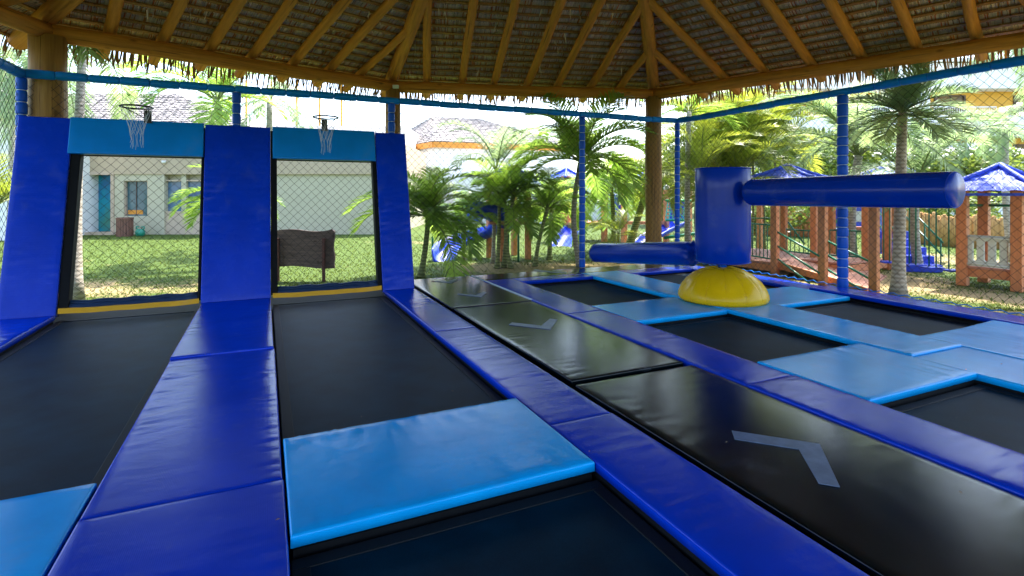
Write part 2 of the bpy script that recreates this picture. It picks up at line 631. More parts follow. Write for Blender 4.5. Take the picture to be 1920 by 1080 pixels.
# grass blades on the lawn that lies close enough to show them
rg = random.Random(3)
gb = MB()
DECK = (-3.0, 8.45, -2.0, 9.4)
cnt = 0
while cnt < 70000:
    D = 8.0 + 15 * rg.random() ** 1.6
    lat = (rg.random() * 2.1 - 1.05) * D
    p = ED * D + ER * lat
    if DECK[0] - .1 < p.x < DECK[1] + .1 and DECK[2] < p.y < DECK[3] + .1:
        continue
    if D > 22.6 and lat < -2:
        continue
    cnt += 1
    s_ = sand_amount(p.x, p.y)
    if rg.random() < (s_ - 0.25) * 1.7:
        continue
    a = rg.random() * 6.28
    h = 0.015 + 0.03 * rg.random()
    w = 0.006 + D * 0.0007
    dx, dy = math.cos(a) * w, math.sin(a) * w
    lx, ly = (rg.random() - .5) * .06, (rg.random() - .5) * .06
    gb.tri((p.x - dx, p.y - dy, GZ), (p.x + dx, p.y + dy, GZ), (p.x + lx, p.y + ly, GZ + h))
g_ = gb.build('lawn_grass', 'grass_blade')
g_['kind'] = 'stuff'

# ------------------------------------------------------------------ trampoline deck
pf = MB()
pf.box(-2.95, 8.4, -1.6, 9.36, GZ - 0.02, -0.135)
struct(pf.build('deck_platform', 'black'))

def padmesh(x0, x1, y0, y1, zt=0.0, th=0.05, wr=0.004, seed=0, tilt=None, along='y'):
    """soft vinyl-covered mat: rounded rim, slightly domed top, creases across its length near the rims"""
    mb = MB()
    nxs = max(8, int((x1 - x0) / 0.05))
    nys = max(8, int((y1 - y0) / 0.05))
    if along == 'y':
        nys = int((y1 - y0) / .026)
    else:
        nxs = int((x1 - x0) / .026)
    nxs, nys = min(nxs, 110), min(nys, 110)
    r = 0.012

    def ax(n, a, b):
        o = [a + r * (1 - math.cos(k * math.pi / 6)) for k in range(4)]
        o = [a, a + r * 0.13, a + r * 0.5, a + r]
        return o + [a + r + (b - a - 2 * r) * (k / n) for k in range(1, n)] + [b - r, b - r * 0.5, b - r * 0.13, b]
    X, Y = ax(nxs, x0, x1), ax(nys, y0, y1)

    def drop(d):
        if d >= r:
            return 0
        q = 1 - d / r
        return r * (1 - math.sqrt(max(0, 1 - q * q)))

    def top(x, y):
        d = min(x - x0, x1 - x, y - y0, y1 - y)
        dc = (x - x0) if along == 'y' else (y - y0)
        W = (x1 - x0) if along == 'y' else (y1 - y0)
        em = math.exp(-min(dc, W - dc) / 0.15) + 0.05 * (1 + noise.noise(Vector((x * 2, y * 2, seed + 31))))
        if along == 'y':
            q1, q2, amp = noise.noise(Vector((x * 2.2, y * 10, seed))), noise.noise(Vector((x * 4 + y * 2, y * 15, seed + 9))), noise.noise(Vector((x * .6, y * 1.3, seed + 20)))
        else:
            q1, q2, amp = noise.noise(Vector((x * 10, y * 2.2, seed))), noise.noise(Vector((x * 15, y * 4 + x * 2, seed + 9))), noise.noise(Vector((x * 1.3, y * .6, seed + 20)))
        v = (2.2 * max(0, .25 - abs(q1)) * 2 + 1.2 * max(0, .2 - abs(q2)) * 2) * max(.12, .5 + 1.3 * amp)
        bulge = 0.004 * math.sin(math.pi * (x - x0) / (x1 - x0)) * math.sin(math.pi * (y - y0) / (y1 - y0))
        big = 0.003 * noise.noise(Vector((x * 1.3, y * 1.1, seed + 4)))
        z = zt - drop(d) + (wr * v * em * 1.8 * min(1, d / 0.03) + bulge + big * min(1, d / .1))
        if tilt:
            z += tilt((x - x0) / (x1 - x0), (y - y0) / (y1 - y0))
        return z
    b = 0
    for y in Y:
        for x in X:
            mb.v.append(Vector((x, y, top(x, y))))
    n = len(X)
    for j in range(len(Y) - 1):
        for i in range(n - 1):
            a = j * n + i
            mb.f.append((a, a + 1, a + n + 1, a + n))
            mb.c.append(None)
    ring = [i for i in range(n)] + [j * n + n - 1 for j in range(1, len(Y))] + [(len(Y) - 1) * n + i for i in range(n - 2, -1, -1)] + [j * n for j in range(len(Y) - 2, 0, -1)]
    b = len(mb.v)
    for k in ring:
        v = mb.v[k]
        mb.v.append(Vector((v.x, v.y, v.z - th + r)))
    m_ = len(ring)
    for k in range(m_):
        k2 = (k + 1) % m_
        mb.f.append((ring[k2], ring[k], b + k, b + k2))
        mb.c.append(None)
    mb.f.append(tuple(b + k for k in range(m_))[::-1])
    mb.c.append(None)
    return mb

def pad(name, mat, x0, x1, y0, y1, label, group, zt=0.0, wr=0.004, tilt=None, along='y', th=0.055, frame=True):
    t = thing(name, label, 'mat', ((x0 + x1) / 2, (y0 + y1) / 2, zt - th), group)
    padmesh(x0, x1, y0, y1, zt, th, wr, sum(map(ord, label)) % 97, tilt, along).build('cover', mat, t, smooth=True)
    if frame:
        fb = MB()
        fb.box(x0 + .012, x1 - .012, y0 + .012, y1 - .012, -0.134, min(-0.058, zt - th - 0.004))
        fb.build('frame', 'black', t)
    return t

GW = 'royal blue walkway mats between the trampolines'
GL = 'light blue mats between the trampolines'
GB_ = 'royal blue border mats along the net'
Gp = 0.004
# left border
pad('border_mat', 'royal', -2.93, -2.35, 5.66, 8.36, 'royal blue border mat meeting the foot of the leftmost tilted wall pad', GB_, wr=.007)
pad('border_mat', 'royal', -2.93, -2.35, 3.06, 5.65, 'royal blue border mat left of the nearest part of the left trampoline', GB_)
# wide walkway
pad('walkway_mat', 'royal', -0.78, 0.075, 5.69, 8.37, 'wide royal blue mat rising at its far end into the middle wall pad', GW, zt=0.022, wr=.006)
pad('walkway_mat', 'royal', -0.78, 0.085, 3.07, 5.70, 'wide royal blue mat between left trampoline and long centre trampoline', GW, zt=0.0, wr=.006)
pad('walkway_mat', 'royal', -0.78, 0.09, 0.4, 3.062, 'wide royal blue mat closest to the camera at the bottom left', GW, zt=0.004)
# second walkway
pad('walkway_mat', 'royal', 1.675, 2.16, 5.655, 8.42, 'narrow royal blue mat running up to the foot of the right wall pad', GW, wr=.007)
pad('walkway_mat', 'royal', 1.675, 2.155, 3.055, 5.65, 'narrow royal blue mat beside the middle of the black tumble track', GW, wr=.005)
pad('walkway_mat', 'royal', 1.675, 2.155, 0.2, 3.05, 'narrow royal blue mat crossing the bottom of the photo centre', GW, zt=0.006)
# third walkway
pad('walkway_mat', 'royal', 3.43, 3.965, 5.81, 8.64, 'royal blue mat reaching the black cross track at the back', GW)
pad('walkway_mat', 'royal', 3.43, 3.965, 3.06, 5.80, 'royal blue mat between the arrowed tumble track and the yellow dome side trampolines', GW)
pad('walkway_mat', 'royal', 3.43, 3.965, 0.2, 3.05, 'royal blue mat at the right edge of the big arrow track', GW, zt=0.005, wr=.006)
# light blue walkway under the dome
pad('walkway_mat', 'light', 5.42, 6.24, 6.25, 8.66, 'light blue walkway mat behind the yellow dome', GL, along='y')
pad('walkway_mat', 'light', 5.42, 6.24, 2.96, 6.245, 'light blue walkway mat carrying the yellow dome', GL, zt=0.012, wr=.006)
pad('walkway_mat', 'light', 5.40, 6.24, 0.6, 2.95, 'light blue walkway mat at the right photo edge, nearest end of the dome row', GL, zt=-0.004)
# light cross pads
pad('cross_mat', 'light', -2.33, -0.795, 2.42, 3.44, 'light blue mat at the bottom left corner of the photo', GL, along='x', wr=.005)
pad('cross_mat', 'light', 0.10, 1.665, 2.52, 3.55, 'large light blue mat in front of the long centre trampoline', GL, along='x', zt=0.012, wr=.006)
pad('cross_mat', 'light', 3.975, 5.41, 5.13, 6.1, 'light blue mat touching the left side of the yellow dome', GL, along='x')
pad('cross_mat', 'light', 3.975, 5.395, 2.45, 3.43, 'broad light blue mat left of the light walkway, with a bright front edge', GL, along='x', wr=.006, zt=.008)
pad('cross_mat', 'light', 6.25, 7.74, 5.05, 6.02, 'light blue mat touching the right side of the yellow dome', GL, along='x')
pad('cross_mat', 'light', 6.25, 7.74, 2.35, 3.36, 'light blue mat by the right net, at the right photo edge', GL, along='x', wr=.006, tilt=lambda a, b: 0.06 * max(0, a - .6) ** 1.0)
# far rim pads
pad('rim_mat', 'royal', 3.97, 5.41, 8.24, 8.645, 'short royal blue mat behind the far left square trampoline', GB_, along='x')
pad('rim_mat', 'royal', 6.25, 7.74, 8.24, 8.645, 'short royal blue mat behind the far right square trampoline', GB_, along='x')
pad('border_mat', 'royal', 7.75, 8.22, 5.71, 8.66, 'royal blue border mat along the right net, far part', GB_)
pad('border_mat', 'royal', 7.75, 8.22, 3.0, 5.70, 'royal blue border mat along the right net, raised middle part', GB_, zt=0.035)
pad('border_mat', 'royal', 7.75, 8.22, 0.4, 2.995, 'royal blue border mat along the right net, part leaving the photo', GB_, zt=0.03)

def bed(x0, x1, y0, y1, label, z=-0.085):
    t = thing('trampoline_bed', label, 'trampoline', ((x0 + x1) / 2, (y0 + y1) / 2, z), 'matt black trampoline beds')
    mb = MB()
    w = 0.075

    def fn(u, v):
        x = x0 + w + (x1 - x0 - 2 * w) * u
        y = y0 + w + (y1 - y0 - 2 * w) * v
        return (x, y, z - 0.012 * math.sin(math.pi * u) * math.sin(math.pi * v) + 0.0015 * noise.noise(Vector((x * 3, y * 3, 1))))
    mb.grid(fn, 24, 30)
    mb.build('jump_surface', 'bed', t, smooth=True)
    wb = MB()
    e = 0.006
    for a in ((x0, x1, y0, y0 + w), (x0, x1, y1 - w, y1), (x0, x0 + w, y0 + w, y1 - w), (x1 - w, x1, y0 + w, y1 - w)):
        wb.box(a[0], a[1], a[2], a[3], z - .01, z + e)
    wb.build('edge_webbing', 'webbing', t, bevel=.004)
    return t

bed(-2.34, -0.79, 3.46, 8.40, 'long matt black trampoline under the left basketball hoop')
bed(-2.34, -0.79, 0.4, 2.40, 'matt black trampoline in front of the bottom left light blue mat')
bed(0.10, 1.665, 3.57, 8.40, 'long matt black trampoline under the right basketball hoop')
bed(0.10, 1.665, 0.3, 2.50, 'matt black trampoline at the bottom centre, in front of the large light blue mat')
bed(3.975, 5.41, 6.12, 8.23, 'far square black trampoline left of the light walkway behind the dome')
bed(3.975, 5.41, 3.45, 5.11, 'square black trampoline left of the light walkway in front of the dome')
bed(3.975, 5.39, 0.4, 2.43, 'square black trampoline at the right photo edge beside the big arrow track')
bed(6.25, 7.74, 6.04, 8.23, 'far square black trampoline by the right net, behind the dome')
bed(6.25, 7.74, 3.38, 5.03, 'square black trampoline by the right net, in front of the dome')

def track(x0, x1, y0, y1, label, arrows, along='y', seed=0):
    t = thing('tumble_track', label, 'trampoline', ((x0 + x1) / 2, (y0 + y1) / 2, -0.05), 'glossy black tumble track sections')
    padmesh(x0, x1, y0, y1, -0.006, 0.05, 0.003, seed, None, along).build('track_cover', 'gloss_black', t, smooth=True)
    for pts in arrows:
        ab = MB()
        top_ = [(x, y, 0.0035 if True else 0) for x, y in pts]
        n = len(pts)
        for (x, y, z) in top_:
            ab.v.append(Vector((x, y, z - .004)))
        for (x, y, z) in top_:
            ab.v.append(Vector((x, y, z)))
        for q in ((0, 1, 4, 5), (1, 2, 3, 4)):
            ab.f.append(tuple(n + k for k in q))
            ab.c.append(None)
        for k in range(n):
            k2 = (k + 1) % n
            ab.f.append((k, k2, n + k2, n + k))
            ab.c.append(None)
        o = ab.build('arrow_mark', 'grey_tape', t)
    fb = MB()
    fb.box(x0 + .01, x1 - .01, y0 + .01, y1 - .01, -0.134, -0.06)
    fb.build('frame', 'black', t)
    return t

def chevron(pix, z=0.0):
    return [tuple(gp(x, y, z)[:2]) for x, y in pix]

# chevrons: outer left, outer tip, outer right, inner right, inner tip, inner left
def chev(cx, cyy, w, d, th, sgn=-1):
    """V mark lying on the track: arms run to +-w, tip points along sgn*y"""
    return [(cx - w, cyy - sgn * d), (cx, cyy), (cx + w, cyy - sgn * d), (cx + w, cyy - sgn * (d + th)), (cx, cyy - sgn * th), (cx - w, cyy - sgn * (d + th))]

a1 = chevron([(1372, 808), (1537, 833), (1575, 914), (1535, 907), (1498, 843), (1378, 824)])
track(2.22, 3.415, 0.2, 3.635, 'glossy black tumble track section with the big arrow, nearest to the camera', [a1], seed=3)
a2 = chevron([(954, 609), (1032, 618), (1045, 599), (1031, 598), (1015, 611), (960, 605)])
track(2.245, 3.40, 3.73, 6.70, 'glossy black tumble track section with one arrow in the middle of the row', [a2], seed=5)
a3 = chevron([(858, 552), (902, 557), (913, 549), (907, 547), (893, 553), (862, 551)])
a4 = chevron([(809, 527), (845, 531), (859, 525), (854, 523), (840, 528), (812, 526)])
track(2.235, 3.42, 6.77, 9.28, 'glossy black tumble track section with two arrows by the far net', [a3, a4], seed=8)
a5 = chevron([(999, 507), (1035, 511), (1062, 512), (1062, 510), (1035, 509), (1004, 505)])
track(3.47, 6.45, 8.69, 9.28, 'glossy black cross track along the far net, left section', [a5], 'x', seed=11)
track(6.47, 8.22, 8.69, 9.28, 'glossy black cross track along the far net, corner section', [], 'x', seed=13)
sb = MB()
sb.box(7.99 - .035, 7.99 + .035, 8.93, 8.95, 0.0, 0.012)
# pale seam strip beside the far tumble track
ss = MB()
ss.tube([(3.445, 6.8, -0.012), (3.445, 8.0, -0.01), (3.45, 9.25, -0.008)], 0.016, 8)
tag(ss.build('seam_strip', 'tie', smooth=True), 'pale seam strip between the two arrow track and its right hand mat', 'strip')

# small dead leaf scraps blown onto the mats
rl = random.Random(21)
sc = MB()
for k in range(45):
    while True:
        x, y = rl.uniform(-2.2, 7.5), rl.uniform(1.2, 7.5)
        break
    z = 0.014 if not (0.1 < x < 1.66) else -0.06
    a = rl.random() * 6.28
    l, w = rl.uniform(.004, .012), rl.uniform(.001, .003)
    d, e = Vector((math.cos(a), math.sin(a), 0)) * l, Vector((-math.sin(a), math.cos(a), 0)) * w
    c = Vector((x, y, z + .004))
    sc.quad(c - d, c + e + Vector((0, 0, .003)), c + d, c - e)
sc.build('leaf_litter', 'dry_leaf')['kind'] = 'stuff'

# ------------------------------------------------------------------ tilted wall with hoops
WB, WT, WH = 8.42, 9.07, 2.52        # foot y, top y, top z
wdir = Vector((0, WT - WB, WH)).normalized()
wlen = math.hypot(WT - WB, WH)
wnor = Vector((0, -wdir.z, wdir.y))  # towards the camera and up

def wpt(x, s, off=0.0):
    return Vector((x, WB, 0.0)) + wdir * s + wnor * off

def wallpad(x0, x1, s0, s1, label, mat, seed, name, cat, th=0.07, off=0.0, group=None, wr=0.004, side=True, flank=()):
    t = thing(name, label, cat, wpt((x0 + x1) / 2, s0), group)
    src = padmesh(x0, x1, s0, s1, 0.0, th, wr, seed)
    mb = MB()
    mb.v = [wpt(v.x, v.y, v.z + off) for v in src.v]
    mb.f, mb.c = src.f, src.c
    mb.build('cover', mat, t, smooth=True)
    if side:
        fb = MB()
        o = wpt(x0 + .02, s0 + .02, off - th - .004)
        fb.obox(o, (x1 - x0 - .04, 0, 0), wdir * (s1 - s0 - .04), -wnor * 0.12)
        fb.build('backing', 'black', t)
        for (xa, xb) in flank:
            fk = MB()
            fk.obox(wpt(xa, s0 + .06, -.025), (xb - xa, 0, 0), wdir * (s1 - s0 - .1), -wnor * .16)
            fk.build('side_flap', 'black', t, bevel=.01)
    return t

GWp = 'tilted royal blue wall pads'
wallpad(-2.93, -2.36, -0.03, wlen, 'tall tilted royal blue wall pad at the far left, beside the corner post', 'royal_wall', 3, 'wall_pad', 'wall pad', group=GWp, wr=.005, flank=((-2.357, -2.25),))
wallpad(-0.80, 0.075, -0.0, wlen, 'tall tilted royal blue wall pad between the two hoops, the widest one', 'royal_wall', 5, 'wall_pad', 'wall pad', group=GWp, wr=.007, flank=((-.84, -.803), (.078, .165)))
wallpad(1.665, 2.165, -0.03, wlen, 'tall tilted royal blue wall pad right of the second hoop', 'royal_wall', 9, 'wall_pad', 'wall pad', group=GWp, wr=.006, flank=((1.60, 1.662),))
GPn = 'light blue hoop panels across the wall openings'
wallpad(-2.385, -0.815, 2.10, wlen + .01, 'light blue panel under the left basketball hoop', 'panel', 1, 'hoop_panel', 'panel', off=0.02, group=GPn, wr=.002, th=.06)
wallpad(0.105, 1.65, 2.10, wlen + .01, 'light blue panel under the right basketball hoop', 'panel', 2, 'hoop_panel', 'panel', off=0.02, group=GPn, wr=.002, th=.06)

for (x0, x1, lab) in ((-2.34, -0.82, 'left'), (0.10, 1.645, 'right')):
    t = thing('opening_sill', 'yellow and navy padded sill at the bottom of the %s wall opening' % lab, 'sill', ((x0 + x1) / 2, 8.43, -.05), 'padded sills of the wall openings')
    y = MB()
    n = 24
    for k in range(n):
        u0, u1 = k / n, (k + 1) / n
        xa, xb = x0 + (x1 - x0) * u0, x0 + (x1 - x0) * u1
        f = lambda u: -0.006 + 0.012 * (2 * u - 1) ** 4 + 0.002 * math.sin(u * 21)
        y.hexa([(xa, 8.415, f(u0)), (xb, 8.415, f(u1)), (xb, 8.45, f(u1)), (xa, 8.45, f(u0)), (xa, 8.425, f(u0) + .062), (xb, 8.425, f(u1) + .062), (xb, 8.46, f(u1) + .062), (xa, 8.46, f(u0) + .062)])
    y.build('yellow_band', 'yellow_strip', t)
    b = MB()
    b.obox((x0 + .01, 8.47, 0.02), (x1 - x0 - .02, 0, 0), (0, .08, 0), (0, .03, .08))
    b.build('navy_band', 'navy', t, bevel=.015)
    b = MB()
    pts = [(x0 + .02 + (x1 - x0 - .04) * k / 16, 8.56 + .004 * math.sin(k * 2.1), .105 + .008 * math.sin(k * 1.7)) for k in range(17)]
    b.tube(pts, .035, 8)
    b.build('padded_roll', 'navy', t, smooth=True)

# basketball hoops
def hoop(cx, cyy, cz, bx, label):
    t = thing('basketball_hoop', label, 'basketball hoop', (cx, cyy, cz), 'basketball hoops above the wall openings')
    r = 0.188
    rim = MB()
    pts = [(cx + r * math.cos(2 * math.pi * k / 32), cyy + r * math.sin(2 * math.pi * k / 32), cz) for k in range(33)]
    rim.tube(pts, 0.012, 8)
    rim.build('rim', 'black_metal', t, smooth=True)
    br = MB()
    br.box(bx - .045, bx + .045, cyy + r - .02, cyy + r + .02, cz - .19, cz - .015)
    br.tube([(bx, cyy + r, cz - .15), (cx - r * .75, cyy - r * .5, cz - .012)], .006, 6)
    br.tube([(bx, cyy + r, cz - .15), (cx + r * .8, cyy - r * .3, cz - .012)], .006, 6)
    br.build('bracket', 'black_metal', t)
    nb = MB()
    n = 10
    rows = 5
    rr = [r, r * .74, r * .56, r * .46, r * .42]
    zz = [0, -.11, -.21, -.30, -.38]
    rn = random.Random(5)
    P = {}
    for j in range(rows):
        for k in range(n):
            a = 2 * math.pi * (k + 0.5 * (j % 2)) / n
            P[j, k] = Vector((cx + rr[j] * math.cos(a) + rn.uniform(-.008, .008), cyy + rr[j] * math.sin(a) + rn.uniform(-.008, .008), cz + zz[j] + rn.uniform(-.012, .012)))
    for j in range(rows - 1):
        for k in range(n):
            k2 = (k - 1) % n if j % 2 == 0 else (k + 1) % n
            nb.tube([P[j, k], P[j + 1, k]], .002, 4, False)
            nb.tube([P[j, k], P[j + 1, k2]], .002, 4, False)
    for k in range(n):
        p = P[rows - 1, k]
        l = rn.uniform(.08, .22)
        nb.tube([p, p + Vector((rn.uniform(-.02, .02), rn.uniform(-.02, .02), -l * .5)), p + Vector((rn.uniform(-.015, .015), rn.uniform(-.015, .015), -l))], .002, 4, False)
    nb.build('hoop_net', 'white_cord', t)
    return t
hoop(-1.60, 8.83, 2.685, -1.50, 'black basketball hoop with ragged white net above the left panel')
hoop(0.86, 8.83, 2.69, 0.86, 'black basketball hoop with long white net above the right panel')

# ------------------------------------------------------------------ padded net enclosure
FY, FX0, FX1, FZ = 9.33, -2.98, 8.34, 3.12
enc = thing('net_enclosure', 'tall black diamond net enclosure on blue foam padded posts around the trampolines', 'enclosure', (2.7, FY, 0))

def sleeve_profile(L_, r):
    return [(r * .84, 0.002), (r * .97, .012), (r, .03), (r * 1.02, L_ * .5), (r, L_ - .03), (r * .97, L_ - .012), (r * .84, L_ - .002)]

def padded_post(x, y, z0, z1, r=0.062, seglen=0.165):
    core = MB()
    core.tube([(x, y, z0), (x, y, z1)], r * .8, 12)
    post = core.build('post', 'tie', enc)
    n = max(1, round((z1 - z0) / seglen))
    rp = random.Random(int(x * 100 + y * 10))
    zs = [z0 + (z1 - z0) * k / n for k in range(n + 1)]
    for k in range(1, n):
        zs[k] += rp.uniform(-.022, .022)
    for k in range(n):
        mb = MB()
        mb.lathe((x, y, zs[k]), sleeve_profile(zs[k + 1] - zs[k] - .006, r * rp.uniform(.97, 1.04)), 16)
        mb.build('foam_sleeve', 'foam', post, smooth=True)

def padded_rail(a, b, r=0.066, seglen=0.36, sag=0.008):
    a, b = Vector(a), Vector(b)
    d = (b - a)
    n = max(1, round(d.length / seglen))
    core = MB()

    def pt(u):
        return a + d * u - UP * (sag * math.sin(math.pi * ((u * 3) % 1.0)))
    core.tube([pt(k / 24) for k in range(25)], r * .6, 8)
    rail = core.build('top_rail', 'rail', enc, smooth=True)
    rp = random.Random(int(a.x * 10 + b.y))
    for k in range(n):
        u0, u1 = k / n + .0004, (k + 1) / n - .0004
        f = rp.uniform(.95, 1.06)
        us = [u0 + (u1 - u0) * q for q in (0, .03, .12, .35, .65, .88, .97, 1)]
        rs = [r * f * q for q in (.86, .95, 1, 1.02, 1.02, 1, .95, .86)]
        mb = MB()
        off = Vector((0, 0, rp.uniform(-.005, .005)))
        mb.tube([pt(u) + off for u in us], rs, 14)
        mb.build('foam_sleeve', 'rail', rail, smooth=True)

for x in (FX0, -0.40, 1.99, 5.86):
    padded_post(x, FY, 0.0 if x > 3 else -0.2, FZ - .05)
padded_post(FX1, FY, 0.0, FZ - .05, r=.055)
padded_post(FX1, 5.56, 0.0, FZ - .05, r=.078)
padded_post(FX1, 1.8, 0.0, FZ - .05, r=.078)
padded_post(FX0, 5.6, 0.0, FZ - .05)
padded_rail((FX0, FY, FZ), (FX1, FY, FZ), r=.058)
padded_rail((FX1, FY - .02, FZ), (FX1, 1.5, FZ), r=.06)
padded_rail((FX0, FY - .02, FZ), (FX0, 3.0, FZ), r=.066)

def net(a, b, z0, z1, cell=0.128, r=0.0026, seed=1):
    a, b = Vector(a), Vector(b)
    d = b - a
    L_ = d.length
    e = d.normalized()
    nrm = Vector((-e.y, e.x, 0))
    nu, nv = int(L_ / (cell / 2)), int((z1 - z0) / (cell / 2))
    P = {}
    for i in range(nu + 1):
        for j in range(nv + 1):
            if (i + j) % 2 == 0:
                u, w = i / nu * L_, z0 + (z1 - z0) * j / nv
                q = Vector((u * .8, w * .8, seed))
                P[i, j] = a + e * (u + .03 * noise.noise(q) + random.uniform(-.004, .004)) + nrm * (.05 * noise.noise(q * .7 + Vector((5, 0, 0))) * math.sin(math.pi * j / nv)) + UP * (w + .035 * noise.noise(q + Vector((0, 9, 0))) + random.uniform(-.004, .004) - a.z)
                if j == 0 or j == nv:
                    P[i, j].z = w
    mb = MB()
    for (i, j), p in P.items():
        for di in (-1, 1):
            q = P.get((i + di, j + 1))
            if q is not None:
                mb.tube([p, q], r, 3, False)
        # knot
        mb.tube([p - UP * r * 1.6, p + UP * r * 1.6], r * 1.7, 4, True)
    return mb

nm = net((FX0, FY + .03, 0), (FX1, FY + .03, 0), 0.02, FZ - .04)
o = nm.build('net_panel', 'cord', enc)
o['kind'] = 'stuff'
nm = net((FX1 + .03, FY, 0), (FX1 + .03, 1.6, 0), 0.02, FZ - .04, seed=4)
o = nm.build('net_panel', 'cord', enc)
o['kind'] = 'stuff'
nm = net((FX0 - .03, FY, 0), (FX0 - .03, 5.0, 0), 0.02, FZ - .04, seed=6)
o = nm.build('net_panel', 'cord', enc)
o['kind'] = 'stuff'
# bright blue lacing where the right net is tied down
lb = MB()
pts = []
for k in range(90):
    yy = 9.2 - k * 0.09
    pts.append((FX1 - .04 + (.03 if k % 2 else -.01), yy, 0.03 + (.022 if k % 2 else 0)))
lb.tube(pts, .008, 5)
lb.build('net_lacing', 'rail', enc, smooth=True)

# ------------------------------------------------------------------ rotating sweeper on the yellow dome
DX, DY = 5.88, 5.66
swp = thing('rotating_sweeper', 'rotating game with yellow dome base, blue drum and two padded sweeping arms', 'sweeper game', (DX, DY, 0))
mb = MB()
prof = [(0.585, .012), (0.605, .05), (0.60, .1), (0.565, .19), (0.50, .28), (0.41, .36), (0.30, .42), (0.18, .455), (0.08, .468)]
NS = 14

def dome_wob(an, z):
    c = abs(math.sin(an * NS / 2 + .35))
    seam = -0.014 * math.exp(-(c / 0.16) ** 2)
    return seam + 0.006 * noise.noise(Vector((an * 3, z * 9, 2)))
mb.lathe((DX, DY, 0), prof, NS * 10, dome_wob)
mb.build('dome_base', 'yellow', swp, smooth=True)
mb = MB()
for k in range(NS):
    an = (k * math.pi - .35) * 2 / NS
    pts = [(DX + (r + .002) * math.cos(an) * .984, DY + (r + .002) * math.sin(an) * .984, z) for r, z in prof]
    mb.tube(pts, .0045, 5)
mb.build('dome_seams', 'yellow', swp, smooth=True)
mb = MB()
mb.tube([(DX, DY, .44), (DX, DY, .56)], .06, 14)
mb.build('axle', 'foam', swp, smooth=True)
mb = MB()
z0, z1 = 0.53, 1.865
mb.lathe((DX, DY, 0), [(.33, z0), (.355, z0 + .008), (.368, z0 + .03), (.372, z0 + .3), (.371, (z0 + z1) / 2), (.373, z1 - .3), (.372, z1 - .03), (.362, z1 - .008), (.345, z1), (.33, z1 - .012), (.1, z1 - .02)], 48, lambda a, z: .004 * noise.noise(Vector((math.cos(a) * 2, math.sin(a) * 2, z * 14))))
mb.build('drum', 'roller', swp, smooth=True)
mb = MB()
mb.tube([(DX + .374 * math.cos(2 * math.pi * k / 48), DY + .374 * math.sin(2 * math.pi * k / 48), z1 - .014) for k in range(49)], .008, 6)
mb.build('drum_piping', 'roller', swp, smooth=True)

mb = MB()
mb.tube([(DX + .374 * math.cos(2 * math.pi * k / 48), DY + .374 * math.sin(2 * math.pi * k / 48), z0 + .022) for k in range(49)], .006, 6)
mb.tube([(DX + .3735 * math.cos(2.2), DY + .3735 * math.sin(2.2), z0 + .03), (DX + .3745 * math.cos(2.2), DY + .3745 * math.sin(2.2), (z0 + z1) / 2), (DX + .3735 * math.cos(2.2), DY + .3735 * math.sin(2.2), z1 - .03)], .005, 5)
mb.build('drum_seam', 'roller', swp, smooth=True)

def arm(y0, y1, z, x=DX, r=.176, gather=False, zend=None):
    zend = z if zend is None else zend
    mb = MB()
    dy = 1 if y1 > y0 else -1
    Ln = abs(y1 - y0)
    prof = [(0, .06), (.012, .115), (.03, .155), (.055, .172), (.085, r * .97), (.14, r), (.3, r), (Ln * .5, r * 1.01), (Ln - .1, r), (Ln - .05, r * .985), (Ln - .02, r * .94), (Ln - .005, r * .85), (Ln, r * .6)]
    if not gather:
        prof = [(0, .05), (.01, .085), (.05, .13), (.1, .168), (.14, r), (.3, r), (Ln * .5, r * 1.01), (Ln - .07, r), (Ln - .03, r * .985), (Ln - .012, r * .95), (Ln, r * .9)]
    n = 36
    b = len(mb.v)
    for s_, rr in prof:
        for j in range(n):
            a = 2 * math.pi * j / n
            w = 1.0
            if gather and s_ < .13:
                w = 1 + .09 * math.sin(a * 9 + s_ * 20) + .05 * math.sin(a * 14 + 1)
            zz = z + (zend - z) * s_ / Ln
            mb.v.append(Vector((x + rr * w * math.cos(a), y0 + dy * s_, zz + rr * w * math.sin(a))))
    for k in range(len(prof) - 1):
        for j in range(n):
            j2 = (j + 1) % n
            mb.f.append((b + k * n + j, b + k * n + j2, b + (k + 1) * n + j2, b + (k + 1) * n + j) if dy < 0 else (b + k * n + j2, b + k * n + j, b + (k + 1) * n + j, b + (k + 1) * n + j2))
            mb.c.append(None)
    mb.f.append(tuple(b + j for j in range(n)))
    mb.f.append(tuple(b + (len(prof) - 1) * n + j for j in range(n)))
    mb.c += [None, None]
    o = mb.build('sweeping_arm', 'roller', swp, smooth=True)
    sm = MB()
    ring = lambda s_, rr: [(x + rr * math.cos(2 * math.pi * k / 36), y0 + dy * s_, z + (zend - z) * s_ / Ln + rr * math.sin(2 * math.pi * k / 36)) for k in range(37)]
    sm.tube(ring(Ln - .012, r * .965), .005, 5)
    if not gather:
        sm.tube(ring(.14, r * 1.0), .004, 5)
    sm.tube([(x - r * .8, y0 + dy * s_, z + (zend - z) * s_ / Ln + r * .605) for s_ in (.16, Ln * .5, Ln - .06)], .0045, 5)
    sm.build('arm_seam', 'roller', o, smooth=True)
    ab = MB()
    ab.tube([(x, DY + dy * .33, z), (x, y0 + dy * .03, z)], .05, 12)
    ab.build('arm_collar', 'roller' if gather else 'black', o, smooth=True)
    return o
arm(DY - .40, 2.83, 1.515, zend=1.535)
arm(DY + .52, 8.84, 0.60, r=.186, gather=True, zend=.345)

